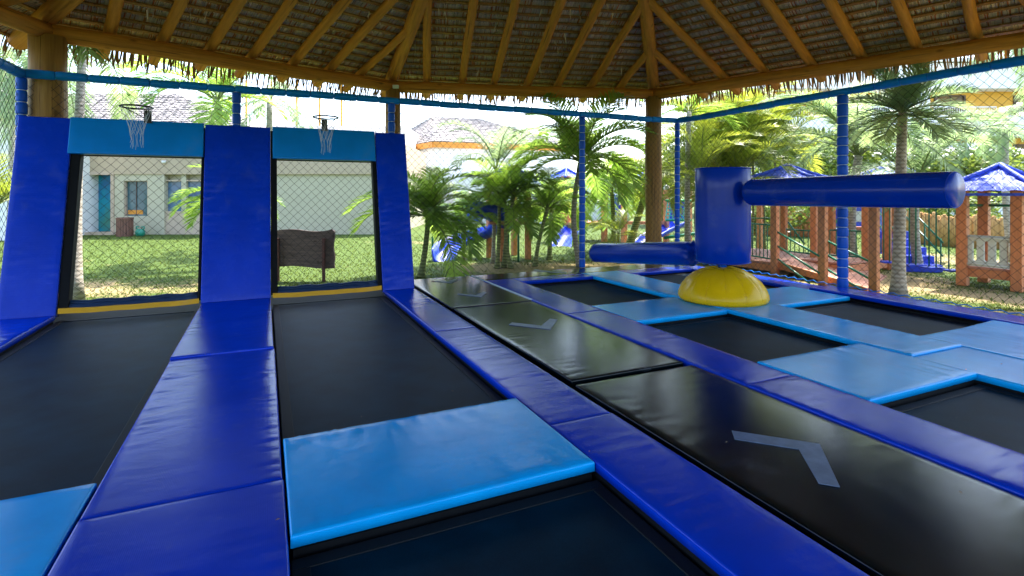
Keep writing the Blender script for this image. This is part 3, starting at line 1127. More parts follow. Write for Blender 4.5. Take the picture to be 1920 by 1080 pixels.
# ------------------------------------------------------------------ thatched pavilion
PA = [Vector((-2.764, 9.556)), Vector((2.453, 11.34)), Vector((8.045, 9.781)), Vector((10.2, 3.73)), Vector((8.0, -2.6)), Vector((2.4, -4.9)), Vector((-3.4, -2.6)), Vector((-4.85, 3.7))]
CEN = Vector((2.2, 3.25))
BZ, RZ, AZ = 3.757, 3.955, 6.2
pav = thing('thatched_pavilion', 'eight sided thatched palm leaf pavilion on log posts above the trampolines', 'pavilion', (CEN.x, CEN.y, GZ))
apex = Vector((CEN.x, CEN.y, AZ))

def log(a, b, r0, r1=None, n=12, wob=.02, segs=8, seed=0):
    r1 = r0 if r1 is None else r1
    a, b = Vector(a), Vector(b)
    rn = random.Random(seed)
    pts, rad = [], []
    d = (b - a)
    s1 = d.cross(Vector((.3, .5, .8))).normalized()
    for k in range(segs + 1):
        u = k / segs
        q = a + d * u + s1 * (wob * noise.noise(Vector((u * 2.2, seed * 3.7, .5))) * math.sin(math.pi * u))
        pts.append(q)
        rad.append((r0 + (r1 - r0) * u) * (1 + rn.uniform(-.035, .035)))
    mb = MB()
    mb.tube(pts, rad, n)
    return mb

def place_log(name, a, b, r0, r1=None, mat='log', seed=0, n=12, wob=.03, parent=pav):
    """log mesh built along local z so its grain follows it"""
    a, b = Vector(a), Vector(b)
    Ln = (b - a).length
    mb = log((0, 0, 0), (0, 0, Ln), r0, r1, n, wob, 8, seed)
    me = mb.mesh(name, mat, smooth=True)
    o = bpy.data.objects.new(name, me)
    COL.objects.link(o)
    o.parent = parent
    o.location = a - ORG[parent.name]
    q = (b - a).to_track_quat('Z', 'Y')
    o.rotation_euler = q.to_euler()
    return o

prad = [.215, .155, .18, .18, .18, .18, .18, .2]
for k, p in enumerate(PA):
    place_log('post', (p.x, p.y, GZ - .05), (p.x, p.y, BZ - .06), prad[k] * 1.03, prad[k], 'post_log', seed=k, n=20, wob=.01)
NV = len(PA)
for k in range(NV):
    p, q = PA[k], PA[(k + 1) % NV]
    e = (q - p).normalized()
    a, b = p - e * .02, q + e * .02
    place_log('eave_beam', (a.x, a.y, BZ), (b.x, b.y, BZ + .006 * (k % 2)), .125, .118, 'log', seed=20 + k, n=16, wob=.05)
OV = 0.8

def r3(v, z):
    return Vector((v.x, v.y, z))
for k in range(NV):
    p = PA[k]
    d = (apex - r3(p, RZ + .03))
    hl = Vector((d.x, d.y)).length
    place_log('hip_rafter', r3(p, RZ + .03) - d * (OV * 1.1 / hl), apex - d * .01, .135, .11, 'log', seed=40 + k, n=16, wob=.05)

thm = MB()      # strands
frm = MB()      # hanging fringe
rt = random.Random(11)

def thatch_col(x, y):
    n = noise.noise(Vector((x * 1.1, y * 1.1, 7)))
    g = rt.random()
    if g < .14 + .16 * max(0, n):
        return (0.42 + .2 * rt.random(), 0.13 + .08 * rt.random(), 0.045)
    v = .42 + .24 * rt.random()
    return (v * 1.28, v * .97, v * .7)

batten_mesh_cache = {}
for k in range(NV):
    p, q = PA[k], PA[(k + 1) % NV]
    Lf = (q - p).length
    e = (q - p).normalized()
    m = (p + q) / 2
    nin = (CEN - m)
    foot = p + e * (CEN - p).dot(e)
    nin = (CEN - foot)
    Hd = nin.length
    nin.normalize()
    uc = (CEN - p).dot(e)                       # where the apex falls along the eave
    slope = (AZ - RZ) / Hd
    sl = math.hypot(1, slope)
    pn = Vector((-nin.x * slope, -nin.y * slope, 1)).normalized()

    def fp(u, h, up=0.0):
        """point on the face: u along the eave, h horizontally inwards, up = height over the rafter axis"""
        b = p + e * u + nin * h
        return Vector((b.x, b.y, RZ + slope * h)) + pn * up

    def ulim(h):
        t = h / Hd
        return t * uc, Lf + t * (uc - Lf)
    seen = k in (0, 1, 2, 7)
    nr = 7
    for i in range(1, nr + 1):
        u = Lf * i / (nr + 1)
        # stop at the hip
        h = Hd * min(u / uc if u < uc else 9, (Lf - u) / (Lf - uc) if u > uc else 9, .97)
        h = max(.3, min(h, Hd * .93))
        ov = OV * (.9 + .14 * rt.random())
        place_log('rafter', fp(u + rt.uniform(-.04, .04), -ov), fp(u, h), .082 * rt.uniform(.93, 1.1), .072, 'log', seed=100 + k * 10 + i, n=12, wob=.06)
    # battens and thatch courses
    step = 0.228
    hmax = Hd * .97
    h = -OV + .05
    row = 0
    while h < hmax:
        u0, u1 = ulim(h)
        vis = seen and h < Hd * .62
        if u1 - u0 > .25:
            bm_ = MB()
            a, b = fp(u0, h, .105), fp(u1, h, .105)
            w, th = .058, .026
            hd = Vector((nin.x, nin.y, slope)).normalized()
            nseg = 6
            rb = random.Random(k * 100 + row)
            pts = [a + (b - a) * (s_ / nseg) + hd * rb.uniform(-.012, .012) for s_ in range(nseg + 1)]
            for s_ in range(nseg):
                P0, P1 = pts[s_], pts[s_ + 1]
                bm_.hexa([P0 - hd * w / 2 - pn * th / 2, P1 - hd * w / 2 - pn * th / 2, P1 + hd * w / 2 - pn * th / 2, P0 + hd * w / 2 - pn * th / 2,
                          P0 - hd * w / 2 + pn * th / 2, P1 - hd * w / 2 + pn * th / 2, P1 + hd * w / 2 + pn * th / 2, P0 + hd * w / 2 + pn * th / 2])
            bm_.build('batten', 'batten', pav)
        h2 = h + step / sl * sl
        # strands of this course
        w = .015 if vis else .3
        u = u0 - .02
        while u < u1 + .02:
            ww = w * rt.uniform(.7, 1.4)
            c = thatch_col(fp(u, h).x, fp(u, h).y) if vis else (.16, .13, .1)
            du = rt.uniform(-.015, .015) if vis else 0
            lo, hi = rt.uniform(.116, .14), rt.uniform(.155, .175)
            if rt.random() < .03:
                lo -= .03
            ha, hb = h - .05 - rt.uniform(0, .05) * (1 if vis else 0), h + step + .06
            hm = (ha + hb) / 2
            A, B = fp(u + du, ha, lo), fp(u + ww + du, ha, lo + rt.uniform(-.01, .01))
            Cc, Dd = fp(u + ww * .95, hb, hi), fp(u, hb, hi)
            thm.quad(A, B, Cc, Dd, c)
            u += ww * .92
        h += step
        row += 1
    # stray leaf strands that have slipped through the courses
    if seen:
        for _ in range(60):
            h = rt.uniform(0.1, Hd * .55)
            u0, u1 = ulim(h)
            u = rt.uniform(u0, u1)
            a = fp(u, h, .115)
            ev = Vector((e.x, e.y, 0)) * rt.uniform(.006, .014)
            ln = rt.uniform(.08, .22)
            dv = Vector((rt.uniform(-.06, .06), rt.uniform(-.06, .06), -ln))
            c = thatch_col(a.x, a.y)
            thm.quad(a - ev, a + ev, a + dv * .6 + ev * .8, a + dv * .6 - ev * .8, c)
            thm.tri(a + dv * .6 - ev * .8, a + dv * .6 + ev * .8, a + dv, c)
    # solid outer layer that keeps the sun out
    for up in (.2, .3):
        a0, a1 = ulim(-OV - .05)
        thm.quad(fp(a0, -OV - .05, up), fp(a1, -OV - .05, up), fp(uc, Hd, up), fp(uc, Hd, up + .001), (.14, .115, .085))
    # fringe of hanging leaf tips
    if seen or k in (3, 6):
        for lay in range(3):
            u0, u1 = ulim(-OV - .1)
            u = u0
            while u < u1:
                ww = rt.uniform(.016, .034)
                base = fp(u, -OV + .12 - lay * .07 + rt.uniform(-.04, .04), .10 + lay * .03)
                ln = rt.uniform(.25, .40) * (1 + .3 * noise.noise(Vector((u * 1.7, k * 3.1, lay))))
                out = Vector((-nin.x, -nin.y, 0))
                ev = Vector((e.x, e.y, 0))
                sk = rt.uniform(-.06, .06) + .05 * noise.noise(Vector((u * 2, k, 3)))
                cv = rt.uniform(.15, .42)
                q0 = base
                q1 = base + out * ln * cv * .5 + Vector((0, 0, -ln * .33)) + ev * sk * .2
                q2 = base + out * ln * cv * .85 + Vector((0, 0, -ln * .7)) + ev * sk * .6
                q3 = base + out * ln * cv + Vector((0, 0, -ln)) + ev * (sk * 1.3 + rt.uniform(-.02, .02))
                v = rt.random()
                c = (.15 + .16 * v, .095 + .1 * v, .04 + .05 * v) if rt.random() < .75 else (.33, .16, .035)
                tw = out * ww * rt.uniform(-.25, .25)
                h1, h2 = ev * ww * .5 + tw, ev * ww * .42 - tw
                frm.quad(q0 - h1, q0 + h1, q1 + h1, q1 - h1, c)
                frm.quad(q1 - h1, q1 + h1, q2 + h2, q2 - h2, c)
                frm.tri(q2 - h2, q2 + h2, q3, c)
                u += rt.uniform(.05, .12)
o = thm.build('thatch', 'thatch', pav, attr='tint')
o['kind'] = 'stuff'
o = frm.build('thatch_fringe', 'thatch', pav, attr='tint')
o['kind'] = 'stuff'

jb = MB()
jp = at(742, 163, 11.15)
jb.cbox(jp - UP * .03, ER * .12, ED * .06, .07)
tag(jb.build('junction_box', 'camera_white', bevel=.008), 'small white box fixed to the back corner beam of the pavilion', 'box')

# ------------------------------------------------------------------ palms
FR = {}

def frond_mesh(kind, var):
    key = (kind, var)
    if key in FR:
        return FR[key]
    rn = random.Random(sum(map(ord, kind)) + var * 17)
    par = dict(
        royal=dict(L=1.75, n=52, ll=.56, lw=.031, bend=88, v=.42, droop=.45, fwd=.8),
        areca=dict(L=1.7, n=38, ll=.50, lw=.028, bend=85, v=.55, droop=.3, fwd=.9),
        grey=dict(L=2.2, n=60, ll=.5, lw=.022, bend=100, v=.3, droop=.5, fwd=.8),
        coco=dict(L=2.9, n=56, ll=.75, lw=.042, bend=105, v=.1, droop=.8, fwd=.7),
        spike=dict(L=.9, n=30, ll=.42, lw=.024, bend=45, v=.4, droop=.2, fwd=1.0))[kind]
    e0 = [78, 60, 42, 24, 4, -22][var % 6] + rn.uniform(-5, 5)
    N = 14
    pts, tans = [Vector((0, 0, 0))], []
    Ls = par['L'] * rn.uniform(.9, 1.1)
    for k in range(N):
        u = (k + .5) / N
        el = R(max(-84, e0 - par['bend'] * u ** 1.5))
        t = Vector((math.cos(el), 0.05 * math.sin(k * .8 + var), math.sin(el)))
        tans.append(t.normalized())
        pts.append(pts[-1] + t * Ls / N)
    tans.append(tans[-1])
    mb = MB()
    mb.tube(pts, [.016 * (1 - .85 * k / N) + .002 for k in range(N + 1)], 5, False)
    nf = len(mb.f)
    n = par['n']
    for i in range(n):
        u = .14 + .86 * (i + .5) / n
        x = u * N
        k = min(int(x), N - 1)
        fpnt = pts[k].lerp(pts[k + 1], x - k)
        t = tans[k]
        nrm = Vector((-t.z, 0, t.x))
        prof = (math.sin(math.pi * min(1, (u - .05) * .93) ** .8)) ** .6
        ll = par['ll'] * max(.22, prof)
        fw = par['fwd'] * (.55 + .8 * u)
        for sd in (-1, 1):
            j = rn.uniform(-.12, .12)
            d = (Vector((0, sd, 0)) + t * (fw + j) + nrm * (par['v'] + rn.uniform(-.2, .2))).normalized()
            l2 = ll * rn.uniform(.82, 1.1)
            w = par['lw'] * rn.uniform(.8, 1.15)
            wv = (t - d * t.dot(d)).normalized() * w * .5
            g = Vector((0, 0, -1)) * par['droop'] * l2
            m1 = fpnt + d * l2 * .5 + g * .12
            tip = fpnt + d * l2 * .93 + g * .5
            mb.quad(fpnt - wv * .6, fpnt + wv * .6, m1 + wv, m1 - wv)
            mb.tri(m1 - wv, m1 + wv, tip)
    me = mb.mesh('frond', {'royal': 'palm_leaf', 'areca': 'areca_leaf', 'grey': 'grey_leaf', 'coco': 'grey_leaf', 'spike': 'grey_leaf'}[kind])
    me.materials.append(M['rachis'])
    idx = [1 if i < nf else 0 for i in range(len(me.polygons))]
    me.polygons.foreach_set('material_index', idx)
    FR[key] = me
    return me

def palm(base, top, kind, nf, label, seed, r0=.08, r1=.06, scale=1.0, trunk='grey_trunk', group='palms around the trampoline pavilion', shaft=0.0, bend=0.15, extra=(), vars_=(0, 1, 1, 2, 3, 0, 4), stems=None, az0=None, name='palm_tree', twist=0.0):
    rn = random.Random(seed)
    base, top = Vector(base), Vector(top)
    t = thing(name, label, 'palm tree', base, group)
    stems = stems or [(base, top)]
    for (b, tp) in stems:
        b, tp = Vector(b), Vector(tp)
        N = 12
        mid = Vector((rn.uniform(-1, 1), rn.uniform(-1, 1), 0)) * bend
        pts = [b.lerp(tp, k / N) + mid * math.sin(math.pi * k / N) for k in range(N + 1)]
        rad = [(r0 + (r1 - r0) * k / N) * (1 + .55 * math.exp(-k * 1.2)) for k in range(N + 1)]
        mb = MB()
        mb.tube(pts, rad, 12)
        mb.build('trunk', trunk, t, smooth=True)
        if shaft:
            d = (pts[-1] - pts[-3]).normalized()
            mb = MB()
            mb.tube([pts[-1] - d * .05, pts[-1] + d * shaft * .5, pts[-1] + d * shaft], [r1 * 1.15, r1 * 1.2, r1 * .6], 10)
            mb.build('crownshaft', 'green_trunk', t, smooth=True)
            crown = pts[-1] + d * shaft * .8
        else:
            crown = pts[-1]
        a = rn.random() * 6.28 if az0 is None else az0
        for k in range(nf):
            a += 2.39996
            v = vars_[k % len(vars_)]
            me = frond_mesh(kind, v)
            s_ = scale * rn.uniform(.85, 1.12)
            inst(me, t, 'frond', crown - base + Vector((0, 0, rn.uniform(-.06, .05))), (rn.uniform(-.2, .2), rn.uniform(-.12, .12), a + rn.uniform(-.25, .25)), (s_, s_, s_))
        for (az, v, s_) in extra:
            me = frond_mesh(kind, v)
            inst(me, t, 'frond', crown - base, (rn.uniform(-.1, .1), 0, az), (s_, s_, s_))
    return t

# azimuths in world: camera right is -YAW, camera forward is 90deg-YAW
AR = -YAW                    # towards screen right
AL = math.pi - YAW           # towards screen left
AT = -math.pi / 2 - YAW      # towards the camera
AB = math.pi / 2 - YAW       # away

# palm behind the left post, crown hidden by the eave
palm(gp(142, 566), at(156, 75, 9.7), 'coco', 11, 'slender grey palm leaning past the left wall opening, crown up at the eave', 1, .085, .065, .7, bend=.05, vars_=(1, 2, 3, 4, 5))
# palm seen over the left panel
palm(ground(407, 13.5), at(410, 212, 13.5), 'royal', 13, 'green palm with arching fronds over the left hoop panel', 2, .09, .07, 1.12, shaft=.35, trunk='green_trunk', extra=[(AL, 1, 1.5), (AL, 2, 1.3)])
palm(ground(505, 17), at(506, 190, 17), 'coco', 9, 'tall palm with drooping fronds just left of the right hoop', 3, .11, .09, .68, bend=.05, vars_=(2, 3, 4, 5))
palm(ground(440, 11.5), at(432, 382, 11.5), 'royal', 14, 'low palm half hidden behind the widest wall pad', 4, .07, .055, .6, trunk='green_trunk', extra=[(AL, 2, .72), (AL + .4, 3, .7), (AL - .3, 3, .72), (AL, 4, .66)])
# group right of the wall
palm(gp(789, 520), at(803, 412, 11.2), 'royal', 30, 'small bushy palm right of the right wall pad, single green trunk', 5, .065, .05, .72, trunk='green_trunk', shaft=.12, extra=[(AL, 2, 1.0), (AL, 3, 1.0), (AL + .3, 1, .8), (AR, 3, .75), (AR + .2, 4, .8), (AT + .9, 4, 1.0), (AT + .7, 5, 1.0)])
s2 = [(gp(932, 503), at(936, 382, 12.4)), (gp(945, 502), at(962, 372, 12.5)), (gp(958, 503), at(950, 400, 12.4)), (gp(1003, 499), at(1024, 400, 12.8))]
palm(s2[0][0], s2[0][1], 'royal', 12, 'clump of four slim palm stems left of the far net post', 6, .05, .04, .74, trunk='green_trunk', shaft=.14, stems=s2, bend=.06, extra=[(AL + .5, 3, .6)])
palm(ground(925, 13.5), at(930, 320, 13.5), 'grey', 9, 'feathery upright palm rising behind the clump of slim stems', 7, .05, .04, .95, vars_=(0, 0, 1, 1, 2), extra=[(AL, 0, 1.0), (AR, 0, .9)])
palm(gp(1088, 501), at(1086, 318, 12.6), 'royal', 29, 'full dark green palm directly behind the far blue net post', 8, .07, .055, 1.05, trunk='grey_trunk', shaft=.25, extra=[(AL, 2, .95), (AR, 1, 1.1), (AR, 2, 1.0), (AR + .4, 3, 1.0), (AL - .4, 2, 1.0)])
palm(gp(1178, 468), at(1222, 322, 15.5), 'areca', 12, 'leaning pale palm stem beside the right log post', 9, .12, .08, 1.0, trunk='green_trunk', bend=.02, vars_=(2, 3, 4, 5))
palm(ground(1150, 16), at(1146, 350, 16), 'royal', 22, 'yellow green palm between log post and leaning stem', 10, .07, .06, 1.0, trunk='green_trunk', vars_=(1, 2, 3, 4, 5))
palm(ground(1290, 13.8), at(1292, 210, 13.8), 'royal', 9, 'dark palm crown at the corner of the eave, right of the log post', 31, .08, .06, .8, trunk='grey_trunk', vars_=(1, 2, 3, 4), extra=[(AR, 3, .9)])
for i, (px, tpx, tpy, D, lab) in enumerate(((1340, 1332, 270, 15.0, 'bright yellow green areca palm left of the blue drum top'), (1395, 1390, 245, 15.6, 'bright areca palm rising behind the blue drum'), (1448, 1450, 250, 16.2, 'bright areca palm above the root of the high sweeping arm'), (1370, 1362, 320, 14.4, 'low areca palm just behind the blue drum'))):
    st = [(ground(px + dx, D + dd), at(tpx + dx * 1.5, tpy + dy, D + dd)) for dx, dy, dd in ((0, 0, 0), (-14, 40, .3), (14, 30, -.3))]
    palm(st[0][0], st[0][1], 'areca', 13, lab, 40 + i, .035, .03, 1.05, trunk='green_trunk', stems=st, vars_=(0, 0, 1, 1, 2, 3), bend=.08)
palm(ground(1030, 14.2), at(1034, 395, 14.2), 'royal', 24, 'short full palm between the clump of slim stems and the far net post', 33, .06, .05, .85, trunk='green_trunk', vars_=(0, 1, 2, 3, 2, 4))
palm(ground(868, 13.2), at(872, 415, 13.2), 'royal', 16, 'small palm in front of the spiral slide top', 34, .05, .04, .62, trunk='green_trunk', vars_=(0, 1, 2, 1, 3))
palm(ground(1160, 13.4), at(1160, 440, 13.4), 'areca', 12, 'low palm bush left of the right log post', 35, .04, .035, .6, trunk='green_trunk', vars_=(1, 2, 3, 2, 4))
palm(ground(1318, 13.2), at(1312, 335, 13.2), 'areca', 14, 'areca palm between the corner net post and the blue drum', 36, .04, .035, .95, trunk='green_trunk', vars_=(0, 1, 2, 3, 1, 4))
# date palm with straight grey trunk on the right
palm(gp(1684, 561), at(1692, 212, 9.6), 'spike', 36, 'straight grey palm with spiky crown right of the second blue net post', 11, .098, .074, 1.02, bend=.02, trunk='tan_trunk', vars_=(0, 1, 2, 3, 4, 5))
palm(ground(1722, 12.2), at(1716, 345, 12.2), 'grey', 13, 'feathery grey green palm with long drooping fronds behind the spiky palm', 12, .1, .09, 1.15, vars_=(0, 1, 1, 2, 3), extra=[(AR, 0, 1.35), (AR, 1, 1.3), (AR + .3, 1, 1.2), (AL, 0, 1.2)])
palm(ground(1600, 13.2), at(1610, 292, 13.2), 'grey', 11, 'grey green palm arching left behind the second blue net post', 13, .1, .09, 1.15, vars_=(0, 1, 2, 3), extra=[(AL, 1, 1.35), (AL + .2, 1, 1.4), (AL, 2, 1.3), (AL - .25, 0, 1.3)])
palm(ground(1898, 14), at(1886, 225, 14), 'coco', 9, 'tall thin palm at the right photo edge', 14, .09, .07, .45, bend=.1, vars_=(1, 2, 3, 4, 5), extra=[(AL, 4, .55), (AL + .3, 3, .5)])
palm(ground(1945, 9.6), at(1985, 95, 9.6), 'coco', 10, 'palm whose fronds hang in at the top right corner', 15, .12, .09, .5, vars_=(2, 3, 4), extra=[(AL, 3, .5), (AL + .35, 3, .5), (AL - .35, 3, .5)])
# greenery outside the left net
palm(ground(-10, 11.5), at(-6, 385, 11.5), 'areca', 16, 'light green palm bush outside the left net', 16, .05, .04, .9, trunk='green_trunk', vars_=(0, 1, 1, 2, 3))
palm(ground(18, 16), at(22, 120, 16), 'coco', 12, 'palm crown seen left of the corner post under the eave', 17, .1, .08, .7, vars_=(1, 2, 3, 4, 5))

# ------------------------------------------------------------------ broadleaf trees and bushes behind
def leafy(base, h, rw, label, seed, n=2600, leaf=.11, mat='tree_leaf', trunk_h=.4, name='tree', cat='tree', group='trees and bushes behind the play area', sq=.8):
    rn = random.Random(seed)
    base = Vector(base)
    t = thing(name, label, cat, base, group)
    tb = MB()
    top = base + Vector((0, 0, h * trunk_h))
    tb.tube([base, base.lerp(top, .5) + Vector((.05, 0, 0)), top], [h * .03, h * .024, h * .018], 8)
    lobes = []
    for k in range(9):
        a, q = rn.random() * 6.28, rn.random() ** .5
        c = base + Vector((math.cos(a) * rw * .62 * q, math.sin(a) * rw * .62 * q, h * (trunk_h * .8 + (1 - trunk_h * .8) * rn.uniform(.2, .82))))
        lobes.append((c, rw * rn.uniform(.32, .55)))
        tb.tube([top - UP * .1, top.lerp(c, .55) + UP * .1, c], [h * .014, h * .01, h * .004], 6)
    tb.build('trunk', 'brown_trunk', t, smooth=True)
    mb = MB()
    for i in range(n):
        c, r = lobes[rn.randrange(len(lobes))]
        d = Vector((rn.gauss(0, 1), rn.gauss(0, 1), rn.gauss(0, 1))).normalized()
        p = c + Vector((d.x, d.y, d.z * sq)) * r * rn.uniform(.55, 1.08)
        if p.z < base.z + .05:
            continue
        s_ = leaf * rn.uniform(.6, 1.4)
        a = Vector((rn.gauss(0, 1), rn.gauss(0, 1), rn.gauss(0, .6))).normalized()
        b = a.cross(d + Vector((rn.gauss(0, .5), rn.gauss(0, .5), rn.gauss(0, .5)))).normalized()
        mb.quad(p - a * s_, p + b * s_ * .38, p + a * s_, p - b * s_ * .38)
    mb.build('crown', mat, t)
    return t

T = [(1330, 24, 4.6, 2.4, 'rounded green tree behind the areca palms'), (1475, 25, 5.2, 2.5, 'leafy tree left of the second blue net post, behind the palms'),
     (1590, 27, 5.0, 2.6, 'leafy tree in front of the yellow hotel'), (1760, 24, 3.6, 2.4, 'low leafy tree under the hotel balcony'),
     (1860, 22, 3.4, 2.2, 'leafy tree behind the blue tiled play house roof'), (1240, 30, 5.0, 2.6, 'pale green tree far behind the log post'),
     (60, 24, 6.5, 2.6, 'leafy tree behind the left corner post')]
for i, (px, D, h, rw, lab) in enumerate(T):
    leafy(ground(px, D), h, rw, lab, 70 + i, 3400, .15)
B_ = [(1410, 21, 1.5, 1.3, 'green bush behind the far railing'), (1500, 22, 1.6, 1.4, 'bush above the brown slat fence'), (1660, 21, 1.6, 1.3, 'bush behind the green slide'),
      (1735, 20.5, 2.0, 1.4, 'bush peeping over the log stockade, left end'), (1835, 19.5, 1.8, 1.5, 'bush peeping over the log stockade, right end'), (1045, 27, 1.6, 1.6, 'bush on the far lawn left of the far net post')]
for i, (px, D, h, rw, lab) in enumerate(B_):
    leafy(ground(px, D), h, rw, lab, 90 + i, 1500, .09, trunk_h=.15, name='bush', cat='bush')

# ------------------------------------------------------------------ buildings
def cam_box(mb, px0, px1, D0, D1, z0, z1):
    """upright box whose front is square to the view at distance D0 between two photo columns"""
    a = at(px0, 363, D0)
    b = at(px1, 363, D0)
    w = (b - a)
    mb.obox((a.x, a.y, z0), (w.x, w.y, 0), ED * (D1 - D0), (0, 0, z1 - z0))

def roof_tiles(parent, A, B_, C_, D_, nrow, ncol, th=.05, mat='roof_tile', name='roof_tile', single=True):
    """courses of tiles on the quad A-B (eave) to D-C (ridge)"""
    A, B_, C_, D_ = map(Vector, (A, B_, C_, D_))
    nrm = (B_ - A).cross(D_ - A).normalized()
    if nrm.z < 0:
        nrm = -nrm
    mb = MB()
    for j in range(nrow):
        v0, v1 = j / nrow, (j + 1.12) / nrow
        a0, b0 = A.lerp(D_, v0), B_.lerp(C_, v0)
        a1, b1 = A.lerp(D_, min(1, v1)), B_.lerp(C_, min(1, v1))
        for i in range(ncol):
            u0, u1 = i / ncol, (i + .94) / ncol
            p0, p1, p2, p3 = a0.lerp(b0, u0), a0.lerp(b0, u1), a1.lerp(b1, u1), a1.lerp(b1, u0)
            k = random.uniform(.6, 1.2) * th
            mid0, mid1 = (p0 + p1) / 2 + nrm * k * 1.6, (p2 + p3) / 2 + nrm * k * .6
            mb.quad(p0 + nrm * k, mid0, mid1, p3 + nrm * k * .2)
            mb.quad(mid0, p1 + nrm * k, p2 + nrm * k * .2, mid1)
            mb.tri(p0, p1, mid0)
    o = mb.build(name, mat, parent)
    o['kind'] = 'stuff'
    return o

# long low building beyond the left lawn
BD = 23.0
bl = thing('low_building', 'long pale single storey building with tiled roof behind the left lawn', 'building', ground(400, BD))
mb = MB()
zl = zat(327, BD)
cam_box(mb, -260, 128, BD, BD + 8, GZ, zl)
cam_box(mb, 213, 232, BD, BD + 8, GZ, zl)
cam_box(mb, 277, 303, BD, BD + 8, GZ, zl)
cam_box(mb, 128, 213, BD + .5, BD + 8, GZ, zl)
cam_box(mb, 232, 277, BD, BD + 8, GZ, zat(405, BD))
cam_box(mb, 232, 277, BD, BD + 8, zat(339, BD), zl)
cam_box(mb, 232, 277, BD + .35, BD + 8, zat(405, BD), zat(339, BD))
mb.build('lower_wall', 'mint_wall', bl)
mb = MB()
cam_box(mb, 440, 740, BD + .05, BD + 8, GZ, zat(397, BD))
cam_box(mb, 303, 311, BD + .05, BD + 8, zat(397, BD), zl)
cam_box(mb, 340, 349, BD + .05, BD + 8, zat(397, BD), zl)
cam_box(mb, 380, 740, BD + .05, BD + 8, zat(397, BD), zl)
cam_box(mb, 311, 340, BD + .3, BD + 8, zat(397, BD), zl)
cam_box(mb, 349, 380, BD + .3, BD + 8, zat(397, BD), zl)
mb.build('side_wall', 'mint_wall', bl)
mb = MB()
cam_box(mb, 303, 440, BD + .05, BD + 8, GZ, zat(397, BD))
mb.build('dado_wall', 'pink_frame', bl)
mb = MB()
cam_box(mb, 303, 308, BD - .04, BD + .05, GZ, zl)
mb.build('pilaster', 'mint_wall', bl)
mb = MB()
cam_box(mb, -260, 460, BD - .06, BD + 8, zl, zat(238, BD))
cam_box(mb, 460, 742, BD - .06, BD + 8, zl, zat(262, BD))
mb.build('upper_wall', 'beige_wall', bl)
mb = MB()
cam_box(mb, 155, 163, BD - .05, BD + .5, GZ, zat(326, BD))
cam_box(mb, 207, 213, BD - .05, BD + .5, GZ, zat(326, BD))
cam_box(mb, 155, 213, BD - .07, BD + .5, zat(327, BD) - .02, zat(327, BD) + .12)
cam_box(mb, 120, 213, BD - .35, BD, GZ, GZ + .12)
dr = mb.build('door_surround', 'pink_frame', bl)
mb = MB()
cam_box(mb, 163, 207, BD + .42, BD + .46, GZ + .1, zat(328, BD))
mb.build('glass_door', 'door_glass', bl)
mb = MB()
cam_box(mb, 128, 155, BD + .42, BD + .46, GZ + .3, zat(330, BD))
mb.build('side_window', 'blue_glass', bl)

def window(px0, px1, py0, py1, D, parent, gl='win_glass', fr='pink_frame', mull=True):
    mb = MB()
    z1_, z0_ = zat(py0, D), zat(py1, D)
    w = (px1 - px0)
    cam_box(mb, px0 - 3, px0, D - .05, D + .12, z0_ - .05, z1_ + .05)
    cam_box(mb, px1, px1 + 3, D - .05, D + .12, z0_ - .05, z1_ + .05)
    cam_box(mb, px0, px1, D - .05, D + .12, z1_, z1_ + .06)
    cam_box(mb, px0 - 3, px1 + 3, D - .09, D + .12, z0_ - .12, z0_ - .05)
    o = mb.build('window', fr, parent)
    g = MB()
    cam_box(g, px0, px1, D + .08, D + .1, z0_ - .05, z1_)
    g.build('pane', gl, o)
    if mull:
        m = MB()
        c = (px0 + px1) / 2
        cam_box(m, c - .6, c + .6, D + .05, D + .13, z0_ - .05, z1_)
        m.build('mullion', 'dark_frame', o)
    return o
window(235, 276, 340, 403, BD + .1, bl)
window(311, 340, 340, 394, BD + .12, bl, 'blue_glass', mull=False)
window(349, 379, 340, 394, BD + .12, bl, 'blue_glass', mull=False)
# orange storage seen through the first window is a painted panel behind the sill
mb = MB()
cam_box(mb, 240, 268, BD + .16, BD + .17, zat(402, BD), zat(394, BD))
mb.build('window_panel', 'orange_fascia', bl)
# tiled roof over the left half
e0, e1 = at(-260, 243, BD - .5), at(470, 243, BD - .5)
e0.z = e1.z = zat(240, BD)
r0_, r1_ = at(-300, 180, BD + 5.5), at(330, 180, BD + 5.5)
r0_.z = r1_.z = zat(176, BD + 5.5)
roof_tiles(bl, e0, e1, r1_, r0_, 18, 70, .045)
mb = MB()
mb.quad(e0, e1, r1_, r0_)
mb.quad(e1, e1 + ED * 8, r1_ + ED * .1, r1_)
mb.build('roof_slab', 'roof_tile', bl)
cc = at(307, 304, BD - .12)
mb = MB()
mb.lathe(cc - UP * .06, [(.02, 0), (.07, .03), (.085, .08), (.085, .12)], 12)
mb.build('dome_camera', 'camera_white', bl, smooth=True)

# white pergola terrace behind
wp = thing('white_terrace', 'bright white terrace with thin ochre columns behind the right hoop', 'building', ground(580, 32))
mb = MB()
cam_box(mb, 420, 760, 32, 38, GZ, zat(236, 32))
mb.build('wall', 'white_paint', wp)
for px in (461, 508, 556, 599, 640):
    mb = MB()
    cam_box(mb, px - 1.5, px + 1.5, 32, 32.1, zat(236, 32), zat(150, 32))
    mb.build('column', 'yellow_wall', wp)
